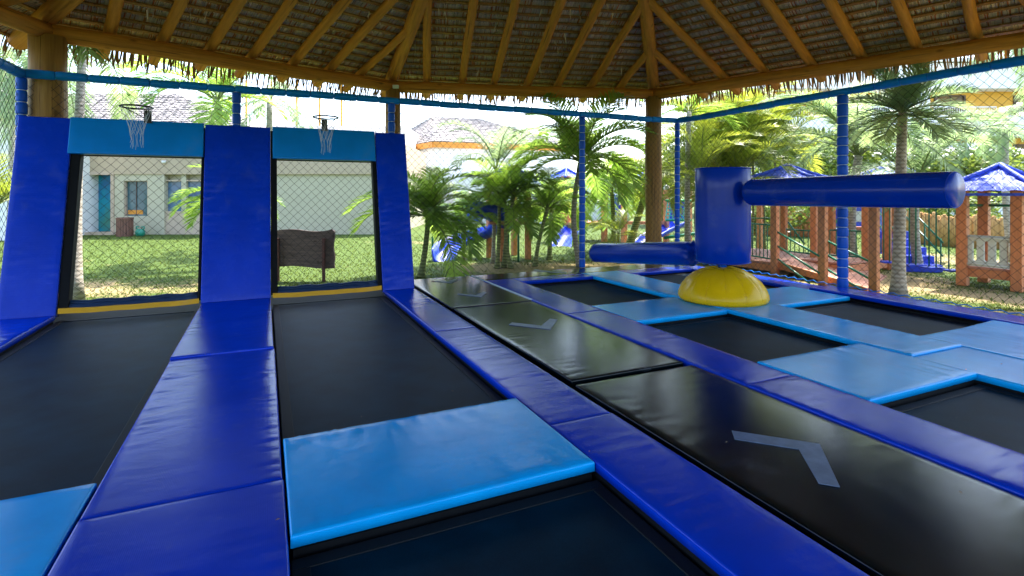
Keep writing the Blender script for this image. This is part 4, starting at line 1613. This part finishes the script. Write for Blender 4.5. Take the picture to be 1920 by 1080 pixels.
# villa with hipped tile roof, right of the wall
VD = 34.0
vl = thing('villa', 'white villa with hipped clay tile roof and orange eaves, centre of the background', 'house', ground(900, VD))
c0 = at(815, 268, VD)
wR = at(1075, 268, VD + 3)
wL = at(690, 268, VD + 9)
zE = zat(266, VD)
mb = MB()
for a, b in ((c0, wR), (c0, wL)):
    a2, b2 = Vector((a.x, a.y, GZ)), Vector((b.x, b.y, GZ))
    n_ = (b2 - a2).cross(UP).normalized() * .2
    if n_.dot(ED) < 0:
        n_ = -n_
    mb.obox(a2 + n_ * .02, b2 - a2, n_, (0, 0, zE - GZ + .02))
mb.build('wall', 'white_paint', vl)
far_ = wR + (wL - c0)
mb = MB()
ov = .2
eo = [c0 + (c0 - far_).normalized() * ov * 1.4, wR + (wR - wL).normalized() * ov * 1.4, far_ + (far_ - c0).normalized() * ov, wL + (wL - wR).normalized() * ov * 1.4]
for q in eo:
    q.z = zE
rd1 = c0.lerp(far_, .30) + (wR - c0) * .03
rd2 = c0.lerp(far_, .55) + (wR - c0) * .08
rd1 = (eo[0] + eo[3]) / 2 * .72 + (eo[1] + eo[2]) / 2 * .28
rd2 = (eo[0] + eo[3]) / 2 * .38 + (eo[1] + eo[2]) / 2 * .62
rd1.z = rd2.z = zat(219, rd1.dot(ED))
mb.quad(eo[0], eo[1], rd2, rd1)
mb.tri(eo[3], eo[0], rd1)
mb.tri(eo[1], eo[2], rd2)
mb.quad(eo[2], eo[3], rd1, rd2)
mb.build('roof', 'roof_tile', vl)
roof_tiles(vl, eo[0], eo[1], rd2, rd1, 16, 46, .05)
roof_tiles(vl, eo[3], eo[0], rd1, rd1 + Vector((.01, 0, 0)), 16, 40, .05)
for (a, b) in ((0, 1), (3, 0)):
    mb = MB()
    n_ = (eo[b] - eo[a]).cross(UP).normalized() * .06
    mb.obox(eo[a] - UP * .38, eo[b] - eo[a], n_, (0, 0, .36))
    mb.build('fascia', 'orange_fascia', vl)
# white annex between villa and play area
mb = MB()
cam_box(mb, 850, 1180, 31.5, 34, GZ, zat(330, 31.5))
wx = mb.build('garden_wall', 'white_paint')
tag(wx, 'white wall behind the slim palms, under the villa', 'wall')

# hotel block at the right
HD = 40.0
hb = thing('hotel_block', 'white and ochre hotel block with balconies at the upper right', 'building', ground(1780, HD))
rows = [(zat(216, HD), zat(168, HD)), (zat(322, HD), zat(262, HD))]
mb = MB()
cam_box(mb, 1380, 2100, HD + 1.0, HD + 9, GZ, zat(120, HD))
mb.build('wall', 'yellow_wall', hb)
mb = MB()
cam_box(mb, 1370, 2110, HD - .3, HD + 9, zat(167, HD), zat(120, HD))
mb.build('parapet', 'white_paint', hb)
mb = MB()
cam_box(mb, 1365, 2115, HD - .6, HD + 9, zat(118, HD), zat(112, HD))
mb.build('roof_slab', 'white_paint', hb)
mb = MB()
cam_box(mb, 1370, 2110, HD - .2, HD + 1.6, zat(256, HD), zat(217, HD))
mb.build('balcony_slab', 'white_paint', hb)
mb = MB()
cam_box(mb, 1370, 2110, HD - .2, HD + 1.6, zat(350, HD), zat(322, HD))
mb.build('balcony_slab', 'white_paint', hb)
for px in (1380, 1560, 1722, 2010):
    mb = MB()
    cam_box(mb, px, px + 22, HD - .1, HD + 1.6, GZ, zat(167, HD))
    mb.build('partition', 'white_paint', hb)
for (px0, px1) in ((1420, 1500), (1610, 1690), (1756, 1808), (1905, 1975)):
    for (py0, py1) in ((180, 216), (272, 322)):
        o = window(px0, px1, py0, py1, HD + .92, hb, 'blue_glass', 'dark_frame', True)
for (px0, px1) in ((1402, 1560), (1582, 1725), (1747, 1868), (1890, 2010)):
    for py0, py1 in ((201, 216), (306, 321)):
        m = MB()
        zt_, zb_ = zat(py0, HD), zat(py1, HD)
        a, b = at(px0, 363, HD - .1), at(px1, 363, HD - .1)
        a.z = b.z = 0
        m.tube([a + UP * zt_, b + UP * zt_], .045, 6)
        n = int((b - a).length / .17)
        for k in range(n + 1):
            q = a.lerp(b, k / n)
            m.tube([q + UP * zb_, q + UP * zt_], .022, 4, False)
        m.build('balustrade', 'white_paint', hb)
# gabled white lower wing that hides the foot of the hotel
mb = MB()
cam_box(mb, 1650, 1990, 33, 39, GZ, zat(300, 33))
a, b = at(1640, 300, 32.8), at(2000, 300, 32.8)
a.z = b.z = zat(300, 33)
mb.hexa([a, b, b + ED * 6, a + ED * 6, a + UP * .25, b + UP * .25, b + ED * 6 + UP * 1.6, a + ED * 6 + UP * 1.6])
tag(mb.build('white_wing', 'white_paint'), 'white lower wing with sloping roof in front of the hotel block', 'building')

# outbuilding at the far left edge, outside the left net
ob = thing('garden_house', 'white garden house with orange eaves and mossy roof at the left photo edge', 'house', ground(-40, 20))
mb = MB()
cam_box(mb, -260, 52, 20, 25, GZ, zat(216, 20))
mb.build('wall', 'white_paint', ob)
mb = MB()
cam_box(mb, -270, 58, 19.5, 19.6, zat(218, 19.5), zat(207, 19.5))
mb.build('fascia', 'orange_fascia', ob)
a, b = at(-270, 207, 19.5), at(58, 207, 19.5)
c, d = at(20, 130, 24), at(-270, 130, 24)
mb = MB()
mb.quad(a, b, c, d)
mb.build('roof_slab', 'roof_tile', ob)
roof_tiles(ob, a, b, c, d, 14, 30, .05)

# ------------------------------------------------------------------ lawn furniture on the left
sg = thing('wooden_sign', 'wavy edged wooden board on two red brown posts on the lawn, seen from behind', 'sign', gp(560, 533))
SD = 10.75
w0, w1 = at(455, 440, SD), at(627, 440, SD)
ztop, zbot = zat(430, SD), zat(505, SD)
ex = (w1 - w0)
exl = Vector((ex.x, ex.y, 0)).length
exn = Vector((ex.x, ex.y, 0)).normalized()
o0 = Vector((w0.x, w0.y, 0))
outl = []
NB = 30
for k in range(NB + 1):
    u = k / NB
    outl.append((u * exl, ztop - .02 + .022 * math.sin(u * 11 + 2.2) + .02 * math.exp(-((u - .98) / .04) ** 2) - .05 * max(0, (u - .975) / .025) ** 2))
for k in range(1, 9):
    u = k / 9
    outl.append((exl + .015 * math.sin(u * 9.5 + .8) - .01 - .05 * max(0, (u - .85) / .15) ** 2, ztop + (zbot - ztop) * (.06 + .88 * u)))
for k in range(NB + 1):
    u = 1 - k / NB
    outl.append((u * exl, zbot + .02 + .026 * math.sin(u * 8.5 + 3.3) + .02))
mb = MB()
n = len(outl)
for th in (0, .06):
    for (a, z) in outl:
        mb.v.append(o0 + exn * a + UP * z + ED * th)
mb.f.append(tuple(range(n)))
mb.f.append(tuple(range(2 * n - 1, n - 1, -1)))
for k in range(n):
    k2 = (k + 1) % n
    mb.f.append((k, n + k, n + k2, k2))
mb.c += [None] * (n + 2)
mb.build('board', 'sign_wood', sg)
for px in (521, 607):
    mb = MB()
    p = ground(px, SD - .06)
    mb.cbox(p, ER * .055, ED * .055, zat(446, SD) - GZ)
    mb.build('post', 'sign_post', sg, bevel=.006)
    for k in range(3):
        bb = MB()
        q = p + UP * (zat(455 + k * 18, SD) - GZ) - ED * .034
        bb.tube([q, q - ED * .008], .007, 6)

bn = thing('slatted_bin', 'dark brown slatted litter bin standing by the pale building', 'bin', gp(234, 443))
bp = gp(234, 443)
for k in range(18):
    a = 2 * math.pi * k / 18
    d, tn = Vector((math.cos(a), math.sin(a), 0)), Vector((-math.sin(a), math.cos(a), 0))
    mb = MB()
    mb.obox(bp + d * .27 - tn * .042, tn * .084, d * .025, (0, 0, .74))
    mb.build('slat', 'barrel', bn)
mb = MB()
mb.lathe(bp, [(.262, .02), (.262, .7)], 18)
mb.build('liner', 'black', bn)
mb = MB()
mb.lathe(bp, [(.31, .70), (.315, .72), (.31, .76), (.28, .77)], 18)
mb.build('rim', 'barrel', bn)

pl = thing('green_planter', 'small green pot with two handles beside the litter bin', 'planter', gp(263, 443))
pp = gp(263, 443)
mb = MB()
mb.lathe(pp, [(.12, 0), (.17, .08), (.18, .2), (.13, .27), (.1, .3)], 16)
mb.build('pot', 'planter', pl, smooth=True)
for s_ in (-1, 1):
    mb = MB()
    mb.tube([pp + ER * s_ * .09 + UP * .27, pp + ER * s_ * .17 + UP * .33, pp + ER * s_ * .15 + UP * .4, pp + ER * s_ * .05 + UP * .38], .03, 6)
    mb.build('handle', 'planter', pl, smooth=True)

# ------------------------------------------------------------------ playground
def tile_roof(parent, c, hw, z0, z1, rot=0.0, n=9):
    """four sided plastic roof of rolled tiles"""
    c = Vector((c.x, c.y, 0))
    cs = [Vector((math.cos(rot + math.pi / 4 + k * math.pi / 2), math.sin(rot + math.pi / 4 + k * math.pi / 2), 0)) * hw * 1.414 for k in range(4)]
    ap = c + UP * z1
    mb = MB()
    for k in range(4):
        a, b = c + cs[k] + UP * z0, c + cs[(k + 1) % 4] + UP * z0
        e = (b - a)
        nrm = e.cross(ap - a).normalized()
        if nrm.z < 0:
            nrm = -nrm
        NR = 10
        # sagging pagoda-like curve with rolls

        def fn(u, v):
            w = 1 - v
            q = a.lerp(b, .5 + (u - .5) * w) * w ** 0 if False else (a + e * (.5 + (u - .5) * w))
            base = (a + e * .5).lerp(ap, v)
            q = base + e * (u - .5) * w
            zc = z0 + (z1 - z0) * (v ** 1.35)
            q = Vector((q.x, q.y, zc))
            stepv = .025 * (1 - ((v * 5) % 1.0))
            return q + nrm * (.022 * abs(math.sin(math.pi * u * n)) * (.3 + .7 * w) + stepv)
        mb.grid(fn, n * 6, 20)
    mb.build('roof', 'blue_tile', parent, smooth=True)
    for k in range(4):
        r = MB()
        a = c + cs[k] + UP * z0
        pts = []
        for q in range(9):
            v = q / 8
            p = a.lerp(ap, v)
            p.z = z0 + (z1 - z0) * v ** 1.35 + .05
            pts.append(p)
        r.tube(pts, .045, 8)
        r.build('ridge_roll', 'blue_tile', parent, smooth=True)
    fb = MB()
    for k in range(4):
        a, b = c + cs[k] * .97 + UP * (z0 - .06), c + cs[(k + 1) % 4] * .97 + UP * (z0 - .06)
        n_ = (b - a).cross(UP).normalized() * .03
        fb.obox(a, b - a, n_, (0, 0, .05))
    fb.build('eave_band', 'blue_tile', parent)

def sqpost(parent, p, w, z1, rot=None, z0=GZ, mat='play_wood'):
    mb = MB()
    a = Vector((math.cos(rot), math.sin(rot), 0)) if rot is not None else Vector((1, 0, 0))
    b = Vector((-a.y, a.x, 0))
    mb.cbox((p.x, p.y, z0), a * w, b * w, z1 - z0)
    return mb.build('post', mat, parent, bevel=.012)

def rail(parent, a, b, r=.021, name='handrail', mat='green_metal'):
    mb = MB()
    mb.tube([a, b], r, 8)
    return mb.build(name, mat, parent, smooth=True)

def bar_panel(parent, a, b, zb, zt, gap=.11, mat='green_metal', r=.011):
    """guard rail with upright bars"""
    a, b = Vector((a.x, a.y, 0)), Vector((b.x, b.y, 0))
    fr = MB()
    fr.tube([a + UP * zt, b + UP * zt], .018, 8)
    fr.tube([a + UP * zb, b + UP * zb], .018, 8)
    g = fr.build('guard_rail', mat, parent, smooth=True)
    n = max(2, int((b - a).length / gap))
    for k in range(n + 1):
        q = a.lerp(b, k / n)
        m = MB()
        m.tube([q + UP * zb, q + UP * zt], r, 6)
        m.build('bar', mat, g, smooth=True)

# A: ramp and deck structure right behind the net
pa = thing('ramp_play_structure', 'terracotta play structure with pink ramp, green rails and hanging blue steps', 'play structure', Vector((9.8, 7.0, GZ)))
P1, P2, P3 = gp(1639, 549), gp(1543, 535), gp(1453, 518)
P1b, P2b, P3b = gp(1624, 511), gp(1527, 505), gp(1470, 490)
for p, w in ((P1, .135), (P2, .135), (P3, .135), (P1b, .14), (P2b, .14), (P3b, .135)):
    sqpost(pa, p, w, 1.62, rot=R(8))
for (px, py) in ((1663, 506), (1592, 492), (1559, 492), (1681, 497), (1390, 485), (1425, 470)):
    sqpost(pa, gp(px, py), .15, 1.75 if px > 1500 else 1.2, rot=R(8))
# ramp: slopes from the deck at P3 down to the ground by P1
mb = MB()
a0, b0 = Vector((P3.x + .1, P3.y - .05, .03)), Vector((P3b.x - .3, P3b.y - .9, .03))
a1, b1 = Vector((P1.x + .1, P1.y + .15, GZ + .02)), Vector((P1b.x - .2, P1b.y - .55, GZ + .02))
mb.hexa([a0 - UP * .07, a1 - UP * .06, b1 - UP * .06, b0 - UP * .07, a0, a1, b1, b0])
mb.build('ramp', 'pink_deck', pa)
mb = MB()
mb.hexa([a0 + Vector((-.06, 0, -.12)), a1 + Vector((-.06, 0, -.06)), a1 + Vector((-.005, 0, -.06)), a0 + Vector((-.005, 0, -.12)), a0 + Vector((-.06, 0, .03)), a1 + Vector((-.06, 0, .04)), a1 + Vector((-.005, 0, .04)), a0 + Vector((-.005, 0, .03))])
mb.build('ramp_stringer', 'play_wood', pa)
for (pts, nm) in ((((P3.x + .0, 8.1), (P3.x - .05, 10.6), (11.9, 10.9), (12.2, 8.6)), 'deck'), (((11.1, 7.35), (10.9, 8.45), (12.6, 8.75), (12.7, 7.5)), 'deck')):
    # planks of the deck
    q = [Vector((x, y, 0)) for x, y in pts]
    npl = 9
    for k in range(npl):
        u0, u1 = k / npl, (k + .94) / npl
        A0, A1 = q[0].lerp(q[1], u0), q[0].lerp(q[1], u1)
        B0, B1 = q[3].lerp(q[2], u0), q[3].lerp(q[2], u1)
        mb = MB()
        z = .03 + random.uniform(-.003, .003)
        mb.hexa([A0 + UP * (z - .04), B0 + UP * (z - .04), B1 + UP * (z - .04), A1 + UP * (z - .04), A0 + UP * z, B0 + UP * z, B1 + UP * z, A1 + UP * z])
        mb.build('plank', 'pink_deck', pa)
    mb = MB()
    for (a, b) in ((0, 1), (0, 3)):
        d = q[b] - q[a]
        n_ = d.cross(UP).normalized() * .05
        mb.obox(q[a] + UP * (-.16) + n_ * .1, d, n_, (0, 0, .135))
    mb.build('deck_beam', 'play_wood', pa)
for (x0, y0, x1, y1) in ((1458, 435, 1536, 480), (1459, 462, 1536, 512), (1459, 486, 1518, 531)):
    d0, d1 = P3.dot(ED) - .05, P2.dot(ED) - .02 + (1536 - x1) * .007
    rail(pa, at(x0, y0, d0), at(x1, y1, d1))
for (x0, y0, x1, y1) in ((1551, 452, 1636, 493), (1551, 478, 1636, 526), (1551, 505, 1615, 543)):
    d0, d1 = P2.dot(ED), P1.dot(ED) + (1636 - x1) * .009
    rail(pa, at(x0, y0, d0), at(x1, y1, d1))
bar_panel(pa, at(1398, 363, 12.4), at(1446, 363, 11.6), .09, .82)
bar_panel(pa, at(1474, 363, 13.3), at(1524, 363, 12.6), .08, .62)
bar_panel(pa, at(1556, 363, 12.4), at(1618, 363, 12.0), .08, .66)
rail(pa, at(1478, 417, 13.2), at(1508, 457, 12.6))
rail(pa, at(1395, 409, 12.6), at(1447, 409, 11.6), .014)
# cross beam that carries the hanging steps
HB0, HB1 = at(1645, 363, 11.4), at(1812, 363, 10.3)
mb = MB()
mb.tube([Vector((HB0.x, HB0.y, 1.55)), Vector((HB1.x, HB1.y, 1.55))], .045, 10)
mb.build('hanging_beam', 'green_metal', pa, smooth=True)
for (px0, px1, py) in ((1652, 1673, 491), (1697, 1725, 497), (1732, 1765, 502), (1773, 1799, 507)):
    u = ((px0 + px1) / 2 - 1645) / (1812 - 1645)
    D = 11.4 + (10.3 - 11.4) * u
    z = zat(py, D)
    a, b = at(px0, 363, D), at(px1, 363, D)
    a.z = b.z = z
    c = (a + b) / 2
    mb = MB()
    mb.obox(a - ED * .11 - UP * .02, b - a, ED * .22, (0, 0, .04))
    st = mb.build('hanging_step', 'blue_plastic', pa, bevel=.015)
    for s_ in (-1, 1):
        m = MB()
        q = c + ED * .09 * s_
        m.tube([q, Vector((q.x, q.y, 1.55))], .014, 6)
        m.build('rod', 'green_metal', st, smooth=True)
# blue stairs with rails
ST0, ST1 = at(1697, 436, 13.4), at(1768, 512, 11.85)
sd = ST1 - ST0
sdh = Vector((sd.x, sd.y, 0))
sw = sdh.cross(UP).normalized() * .75
if sw.dot(ED) < 0:
    sw = -sw
ns = 5
for k in range(ns):
    mb = MB()
    p = ST0 + sdh * (k / ns)
    z1_ = ST0.z + (GZ + .12 - ST0.z) * (k / (ns - 1)) + .05
    mb.obox((p.x, p.y, max(GZ, z1_ - .34)), sdh / ns * 1.04, sw, (0, 0, z1_ - max(GZ, z1_ - .34)))
    mb.build('stair_step', 'blue_plastic' if k % 2 else 'blue_plastic', pa, bevel=.02)
for off in (Vector((0, 0, 0)), sw):
    for hgt in (.42, .72):
        a, b = ST0 + off + UP * hgt, ST1 + off + UP * (hgt - .05)
        rail(pa, a, b, .018)
    for k in range(3):
        q = ST0.lerp(ST1, .15 + k * .4) + off
        rail(pa, q, q + UP * .72, .016, 'rail_post')
# tower parts in the depth
mb = MB()
cc = at(1596, 395, 15.0)
q = [cc + (ER * math.cos(t_) * .55 + UP * math.sin(t_) * .62) for t_ in [k * math.pi / 12 for k in range(24)]]
mb.v = [v for v in q] + [v + ED * .12 for v in q]
mb.f = [tuple(range(24)), tuple(range(47, 23, -1))] + [(k, 24 + k, 24 + (k + 1) % 24, (k + 1) % 24) for k in range(24)]
mb.c = [None] * 26
mb.build('round_panel', 'blue_plastic', pa)
for (px0, px1, py0, py1, D, mt, nm) in ((1561, 1576, 428, 472, 14.0, 'paleblue_plastic', 'side_panel'), (1650, 1676, 432, 476, 14.2, 'blue_plastic', 'side_panel'), (1600, 1622, 396, 416, 14.6, 'white_plastic', 'side_panel'), (1652, 1690, 380, 430, 14.8, 'green_plastic', 'side_panel'), (1648, 1658, 388, 432, 13.6, 'paleblue_plastic', 'side_panel'), (1576, 1618, 425, 434, 13.6, 'play_wood', 'cross_beam'), (1552, 1600, 412, 418, 14.2, 'green_plastic', 'side_panel')):
    mb = MB()
    cam_box(mb, px0, px1, D, D + .07, zat(py1, D), zat(py0, D))
    mb.build(nm, mt, pa, bevel=.015)
tile_roof(pa, at(1478, 363, 14.2), .85, zat(338, 14.2), zat(312, 14.2), R(20))
tile_roof(pa, at(1672, 363, 14.6), .95, zat(338, 14.6), zat(310, 14.6), R(20))

# B: play house with white baluster panel
pb = thing('play_house', 'terracotta play house with white baluster panel and blue tiled roof at the right edge', 'play house', gp(1860, 540))
T1, T2, T3 = gp(1805, 535), gp(1908, 547), gp(1845, 529)
T4 = T3 + (T2 - T1)
TR = math.atan2((T2 - T1).y, (T2 - T1).x)
for p in (T1, T2, T3, T4):
    sqpost(pb, p, .165, 1.56, rot=TR)
e1 = (T2 - T1)
e2 = (T3 - T1)
npl = 7
for k in range(npl):
    mb = MB()
    o = T1 + e2 * (k / npl)
    mb.obox((o.x, o.y, .09), e1, e2 * .94 / npl, (0, 0, .04))
    mb.build('plank', 'pink_deck', pb)
mb = MB()
mb.obox((T1.x, T1.y, -.07), e1, e2.normalized() * .06, (0, 0, .155))
mb.obox((T1.x, T1.y, -.07), e2, e1.normalized() * .06, (0, 0, .155))
mb.build('deck_beam', 'play_wood', pb)
# baluster panel with four rounded slots
zb_, zt_ = .14, .72
fx = e1.normalized()
nF = -e2.normalized()
o = T1 + fx * .05 + nF * .02
Wp = e1.length - .02
mb = MB()
def slab(u0, u1, z0, z1, th=.05):
    mb.obox(o + fx * u0 + UP * (z0 - GZ), fx * (u1 - u0), -nF * th, (0, 0, z1 - z0))
slab(0, Wp, zt_ - .1, zt_)
slab(0, Wp, zb_, zb_ + .1)
ncell = 4
barw = .11
gapw = (Wp - barw * (ncell + 1)) / ncell
for k in range(ncell + 1):
    slab(k * (barw + gapw), k * (barw + gapw) + barw, zb_ + .1, zt_ - .1)
for k in range(ncell):
    u0 = k * (barw + gapw) + barw
    for zc, sg_ in ((zb_ + .1, 1), (zt_ - .1, -1)):
        for (ua, ub) in ((u0, u0 + gapw * .35), (u0 + gapw, u0 + gapw * .65)):
            p = [o + fx * ua + UP * (zc - GZ), o + fx * ub + UP * (zc - GZ), o + fx * ua + UP * (zc - GZ + sg_ * gapw * .4)]
            i = len(mb.v)
            mb.v += p + [v - nF * .05 for v in p]
            mb.f += [(i, i + 1, i + 2), (i + 5, i + 4, i + 3), (i + 1, i + 4, i + 5, i + 2)]
            mb.c += [None] * 3
mb.build('baluster_panel', 'white_plastic', pb, bevel=.008)
for zz in (.18, .68):
    rail(pb, T1 + fx * -.02 + nF * .05 + UP * (zz - GZ), T2 + fx * .02 + nF * .05 + UP * (zz - GZ), .016, 'panel_bolt_rod', 'white_plastic')
rail(pb, T3 + UP * (1.27 - GZ), T4 + UP * (1.27 - GZ), .025)
rail(pb, T1 + UP * (1.27 - GZ), T3 + UP * (1.27 - GZ), .025)
tile_roof(pb, (T1 + T4) / 2, .88, 1.52, 2.0, TR, 6)

# C: spiral slide tower left of centre
pc = thing('spiral_slide', 'blue spiral slide on terracotta posts seen through the palms', 'slide', gp(880, 490))
SB = gp(842, 491)
cen = ground(888, 13.9)
pts = []
NP = 26
r_s = .75
a0_ = math.atan2((SB - cen).y, (SB - cen).x)
mb = MB()
prev = None
secs = []
for k in range(NP + 1):
    u = k / NP
    an = a0_ - u * 2 * math.pi * .8
    c = cen + Vector((math.cos(an), math.sin(an), 0)) * r_s + UP * (.14 + u * 1.35)
    rad = Vector((math.cos(an), math.sin(an), 0))
    sec = []
    for j in range(9):
        t_ = math.pi * (j / 8)
        sec.append(c + rad * (-math.cos(t_)) * .33 + UP * (-math.sin(t_) * .22 + (.16 if j == 8 else 0)))
    secs.append(sec)
b = len(mb.v)
for s_ in secs:
    mb.v += s_
for k in range(NP):
    for j in range(8):
        mb.f.append((k * 9 + j, k * 9 + j + 1, (k + 1) * 9 + j + 1, (k + 1) * 9 + j))
        mb.c.append(None)
o = mb.build('chute', 'blue_plastic', pc, smooth=True)
md = o.modifiers.new('s', 'SOLIDIFY')
md.thickness = .04
for (px, py, w) in ((917, 483, .12), (940, 490, .14), (964, 479, .13), (990, 486, .13)):
    sqpost(pc, gp(px, py), w, 1.55, rot=R(12))
for (px, py) in ((811, 482), (953, 480), (972, 491)):
    g0 = gp(px, py)
    rail(pc, g0, g0 + UP * (1.0), .03, 'ground_pole')
mb = MB()
cam_box(mb, 918, 992, 13.0, 14.2, .75, .82)
mb.build('platform', 'pink_deck', pc)
tile_roof(pc, at(955, 363, 13.6), .5, zat(338, 13.6), zat(312, 13.6), R(12), 6)
mb = MB()
hp = at(878, 406, 17.0)
mb.obox(hp - ER * .35 - UP * .18, ER * .7, ED * .7, (0, 0, .36))
mb.build('slide_hood', 'blue_plastic', pc, bevel=.08)

# D: towers far behind the net posts, with slides and rope net
pd = thing('rope_net_tower', 'play tower with turquoise rope net and blue slide right of the log post', 'play structure', gp(1262, 456))
N1, N2 = gp(1249, 458), gp(1292, 455)
for p in (N1, N2):
    sqpost(pd, p, .16, zat(356, 18.5), rot=R(15))
sqpost(pd, ground(1170, 18.5), .15, zat(418, 18.5), rot=R(15))
ball = MB()
ball.lathe(Vector((N1.x, N1.y, zat(357, 18.5))), [(.04, 0), (.09, .04), (.1, .1), (.07, .17), (.02, .19)], 12)
ball.build('post_finial', 'white_plastic', pd, smooth=True)
mb = MB()
cam_box(mb, 1254, 1288, 18.9, 19.0, zat(412, 18.9), zat(377, 18.9))
mb.build('back_panel', 'blue_plastic', pd)
nb = MB()
x0p, x1p = 1252, 1291
for k in range(7):
    u = k / 6
    nb.tube([at(x0p + (x1p - x0p) * u, 378, 18.3), at(x0p + (x1p - x0p) * u - 4, 411, 18.1)], .018, 5)
for k in range(6):
    v = k / 5
    nb.tube([at(x0p - 3 * v, 378 + 33 * v, 18.3 - .2 * v), at(x1p - 3 * v, 378 + 33 * v, 18.3 - .2 * v)], .018, 5)
nb.build('rope_net', 'net_turq', pd)
for py in (376, 413):
    rail(pd, at(1248, py, 18.3), at(1296, py, 18.3), .04, 'net_bar', 'green_plastic')
rail(pd, at(1245, 446, 17.6), at(1310, 437, 17.2), .05, 'ground_bar')

def chute(parent, a, b, w=.32):
    a, b = Vector(a), Vector(b)
    d = b - a
    sd_ = d.cross(UP).normalized()
    mb = MB()
    secs = []
    for k in range(9):
        u = k / 8
        c = a + d * u
        c.z = a.z + (b.z - a.z) * (1 - (1 - u) ** 1.0) + .06 * math.sin(math.pi * u)
        if u > .85:
            c.z = b.z + .03
        secs.append([c + sd_ * (-math.cos(math.pi * j / 8)) * w + UP * (-math.sin(math.pi * j / 8) * w * .7) for j in range(9)])
    for s_ in secs:
        mb.v += s_
    for k in range(8):
        for j in range(8):
            mb.f.append((k * 9 + j, k * 9 + j + 1, (k + 1) * 9 + j + 1, (k + 1) * 9 + j))
            mb.c.append(None)
    o = mb.build('chute', 'blue_plastic', parent, smooth=True)
    m = o.modifiers.new('s', 'SOLIDIFY')
    m.thickness = .04
chute(pd, at(1276, 412, 18.6), at(1195, 455, 17.2))
mb = MB()
cam_box(mb, 1166, 1246, 18.4, 18.5, zat(421, 18.4), zat(415, 18.4))
mb.build('cross_beam', 'play_wood', pd)

pe = thing('far_play_tower', 'distant play tower with blue box slide and small blue roof behind the far net post', 'play structure', ground(1105, 20))
for px in (1057, 1133, 1170, 1065):
    sqpost(pe, ground(px, 19.5), .17, zat(330, 19.5), rot=R(10))
mb = MB()
cam_box(mb, 1143, 1166, 19.6, 20.4, zat(406, 19.6), zat(364, 19.6))
mb.build('box_panel', 'blue_plastic', pe, bevel=.05)
mb = MB()
cam_box(mb, 1050, 1176, 19.3, 20.6, zat(421, 19.4), zat(417, 19.4))
mb.build('platform', 'play_wood', pe)
chute(pe, at(1082, 415, 19.6), at(1045, 468, 17.3))
tile_roof(pe, at(1062, 363, 20), .5, zat(335, 20), zat(318, 20), R(10), 6)
tile_roof(pe, at(1185, 363, 21), .75, zat(334, 21), zat(312, 21), R(30), 7)

# ------------------------------------------------------------------ stockade and slat fences
def stockade(p0, p1, h, label, n, seed, r=.06, mat='bamboo'):
    rn = random.Random(seed)
    t = thing('log_stockade', label, 'fence', (p0 + p1) / 2, 'log stockade fences behind the play area')
    meshes = []
    for k in range(4):
        mb = MB()
        hh = h * (1 + .06 * (k - 1.5))
        mb.tube([(0, 0, -.05), (0, 0, hh * .5), (0, 0, hh - .02), (0, 0, hh)], [r, r * .97, r * .92, r * .55], 9)
        meshes.append(mb.mesh('log', mat, smooth=True))
    for k in range(n):
        p = p0.lerp(p1, (k + .5) / n) - (p0 + p1) / 2
        inst(rn.choice(meshes), t, 'log', p + Vector((rn.uniform(-.015, .015), rn.uniform(-.015, .015), 0)), (rn.uniform(-.02, .02), rn.uniform(-.02, .02), rn.random() * 6), (1, 1, rn.uniform(.94, 1.06)))
    for z in (.3, .75):
        mb = MB()
        mb.tube([p0 + UP * h * z + ED * .08, p1 + UP * h * z + ED * .08], .03, 6)
        mb.build('tie_rail', mat, t, smooth=True)
    return t
stockade(ground(1700, 19.2), ground(1808, 17.2), 1.02, 'log stockade between the stairs and the play house', 46, 1)
stockade(ground(1812, 17.4), ground(1990, 16.2), .98, 'log stockade behind the play house', 60, 2)
stockade(ground(1388, 23), ground(1536, 21.5), .95, 'distant reddish log fence seen under the high sweeping arm', 62, 3, .05, 'play_wood')
